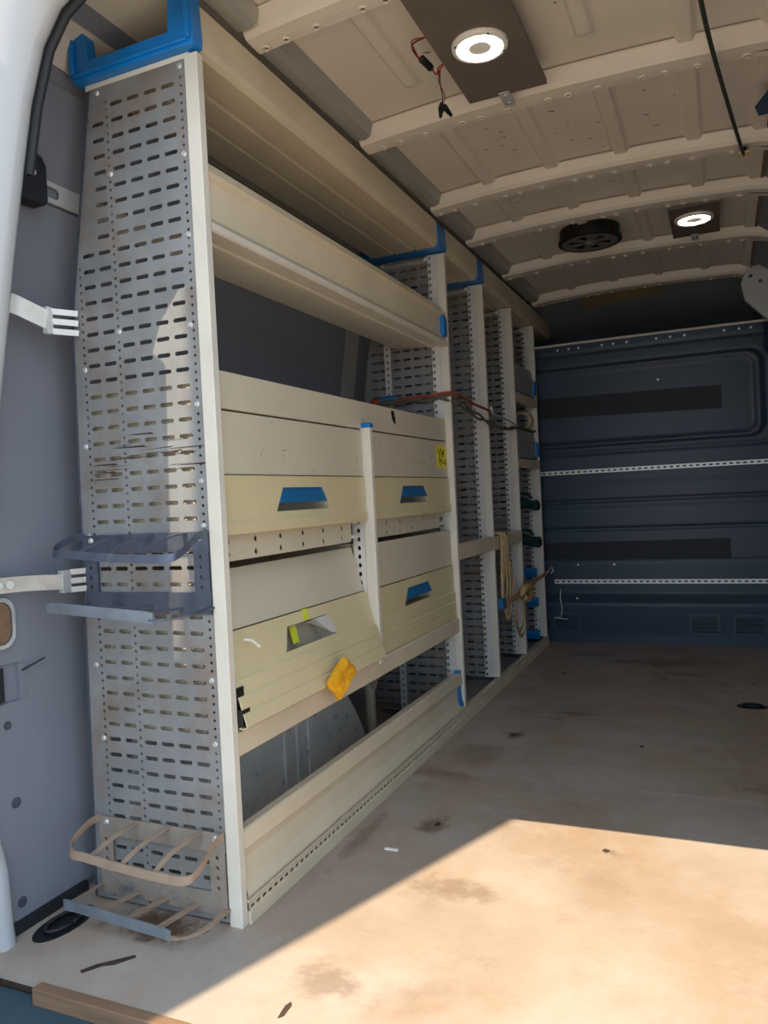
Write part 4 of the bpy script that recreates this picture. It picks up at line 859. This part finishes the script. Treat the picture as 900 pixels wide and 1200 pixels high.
lamp(0.853, 1.938, 1.8635, 0.071, 'round lit roof lamp on the small board towards the bulkhead')
for (x, y, lab) in ((0.447, 0.71, 'small steel clip holding the long lamp board to a rib'), (0.85, 2.19, 'small steel clip holding the small lamp board to a rib')):
    c = thing('board_clip', (x, y, 1.86), lab, 'clip', 'lamp board clips')
    MB().box(x-0.014, x+0.014, y-0.045, y+0.03, 1.8605, 1.8632).build('clip_plate', 'steel_bright', c, bevel=0.0008)
    for q in (-0.028, 0.012): MB().cyl((x, y+q, 1.8606), (0, 0, -1), 0.006, 0.003, 10).build('screw', 'steel_bright', c)
rs = random.Random(9); t = MB()
for q in range(34):
    x = rs.choice((0.30, 0.34, 0.55, 0.56, 0.78)) + rs.uniform(-0.06, 0.06); y = rs.choice((1.0, 1.12, 1.22, 0.5, 1.55)) + rs.uniform(-0.05, 0.05); L = rs.uniform(0.004, 0.022); z = zroof(x)-0.0008
    t.add([(x, y, z), (x+L, y+L*0.3, zroof(x+L)-0.0008), (x+L*0.8, y+L*0.3+0.004, zroof(x+L*.8)-0.0008), (x+L*0.1, y+0.003, zroof(x)-0.0008)], [(0, 1, 2, 3)])
tag(t.build('roof_scuffs', 'dark_brown', ce), kind='stuff')
# wires and clips beside the long board
c = thing('lamp_wires', (0.31, 0.45, 1.87), 'thin red and black wires with plug hanging beside the long lamp board', 'wires')
for k in range(2):
    MB().tube(smoothpts([(0.355, 0.36, 1.868), (0.318, 0.375-0.01*k, 1.872), (0.306+0.004*k, 0.40, 1.872), (0.310, 0.44, 1.868), (0.322, 0.475, 1.866)]), 0.0018, 5).build('wire', 'red_wire' if k else 'black', c, smooth=True)
    MB().tube(smoothpts([(0.322, 0.475, 1.866), (0.325, 0.505, 1.862), (0.338, 0.495-0.01*k, 1.866), (0.352, 0.48, 1.868)]), 0.0018, 5).build('wire', 'red_wire', c, smooth=True)
    MB().tube(smoothpts([(0.338, 0.495, 1.866), (0.322, 0.54-0.01*k, 1.858), (0.310+0.006*k, 0.59, 1.852), (0.296, 0.625, 1.846)]), 0.0014, 5).build('wire', 'red_wire' if k else 'black', c, smooth=True)
MB().tube(smoothpts([(0.312, 0.435, 1.870), (0.318, 0.455, 1.866), (0.322, 0.48, 1.864)]), [0.005]+[0.0085]*14+[0.005]*2, 8).build('plug', 'black', c, smooth=True)
for (dx, dy) in ((-0.018, 0.045), (0.010, 0.052)):
    MB().tube([(0.297, 0.615, 1.850), (0.297+dx*0.4, 0.635, 1.846), (0.297+dx, 0.615+dy, 1.838)], [0.003, 0.008, 0.004], 6).build('clip_jaw', 'black', c)
# roof vent
c = thing('roof_vent', (0.452, 2.02, 1.86), 'round black roof vent with six dark openings', 'vent')
V = (0.45, 2.032, 1.872)
MB().lathe(V, [(0.120, 0.050), (0.120, 0.012), (0.128, 0.008), (0.128, -0.004), (0.122, -0.007), (0.112, -0.006)], 40).build('vent_body', 'black', c)
t = MB(); t.lathe(V, [(0.114, -0.003), (0.114, -0.006), (0.10, -0.007), (0.086, -0.006), (0.086, -0.002)], 40); t.lathe(V, [(0.030, -0.002), (0.030, -0.006), (0.0005, -0.006)], 24)
for k in range(6):
    a = k*math.pi/3+0.3+math.pi/6; P = []
    for (r, d) in ((0.028, -0.32), (0.088, -0.26), (0.088, 0.26), (0.028, 0.32)): P.append((V[0]+r*math.cos(a+d), V[1]+r*math.sin(a+d)))
    t.prism(P, 'Z', V[2]-0.0058, V[2]-0.0025)
t.build('vent_cover', 'vent', c)
MB().lathe(V, [(0.112, 0.045), (0.0005, 0.045)], 24).build('vent_lid', 'black', c)
MB().cyl((V[0], V[1], V[2]-0.004), (0, 0, -1), 0.022, 0.012, 20, 0.018).build('knob', 'vent', c)
# cord hanging along the roof
t = MB(); Q = smoothpts([(0.90, 0.30, 1.845), (0.925, 0.60, 1.838), (0.965, 0.95, 1.835), (1.010, 1.325, 1.840), (1.015, 1.345, 1.862)], 24)
c = thing('braided_cord', (1.0, 1.33, 1.84), 'dark braided cord strung under the roof ribs', 'cord'); t.tube(Q, 0.0052, 7); t.build('cord', 'cord_dark', c, smooth=True)
MB().box(0.998, 1.030, 1.325, 1.365, 1.838, 1.845).build('tie_patch', 'card', c, bevel=0.001)
# blue plastic corner on the right wall
t = MB(); t.add([(1.03, 1.0, 1.828), (1.10, 0.98, 1.90), (1.13, 1.02, 1.88), (1.10, 0.99, 1.80), (1.04, 1.03, 1.815), (1.11, 1.05, 1.885)], [(0, 1, 2, 3), (0, 3, 2, 5, 4), (0, 4, 5, 1), (1, 5, 2)])
tag(t.build('blue_flap', 'bulkhead', origin=(1.06, 1.0, 1.83)), 'dark blue plastic corner hanging from the roof edge', 'flap')

# ------------------------------------------------------------------ outside: ground, and an unseen wall added to shape the sun on floor and panel
gd = MB().box(-14, 14, -22, 12, -0.74, -0.68).build('ground', 'ground', origin=(0, -8, -0.68)); struct(gd, 'pale yard ground behind the van')
k = 0.387; ax, ay = 0.127-3*k, -3.0; dx, dy = -0.704, -0.71
t = MB()
for (s0, s1, H) in ((0.0, 0.285, 8.4), (0.285, 1.7, 7.14)):
    q = [(ax+dx*s0, ay+dy*s0), (ax+dx*s1, ay+dy*s1), (ax+dx*s1-0.06, ay+dy*s1+0.02), (ax+dx*s0-0.06, ay+dy*s0+0.02)]
    if s0 == 0: q[3] = (ax-0.09, ay-0.07)
    t.prism(q, 'Z', -0.68, H)
struct(t.build('added_shade_wall', 'concrete', origin=(ax, ay, -0.66)), 'unseen tall wall pier added to shade the floor and end panel')
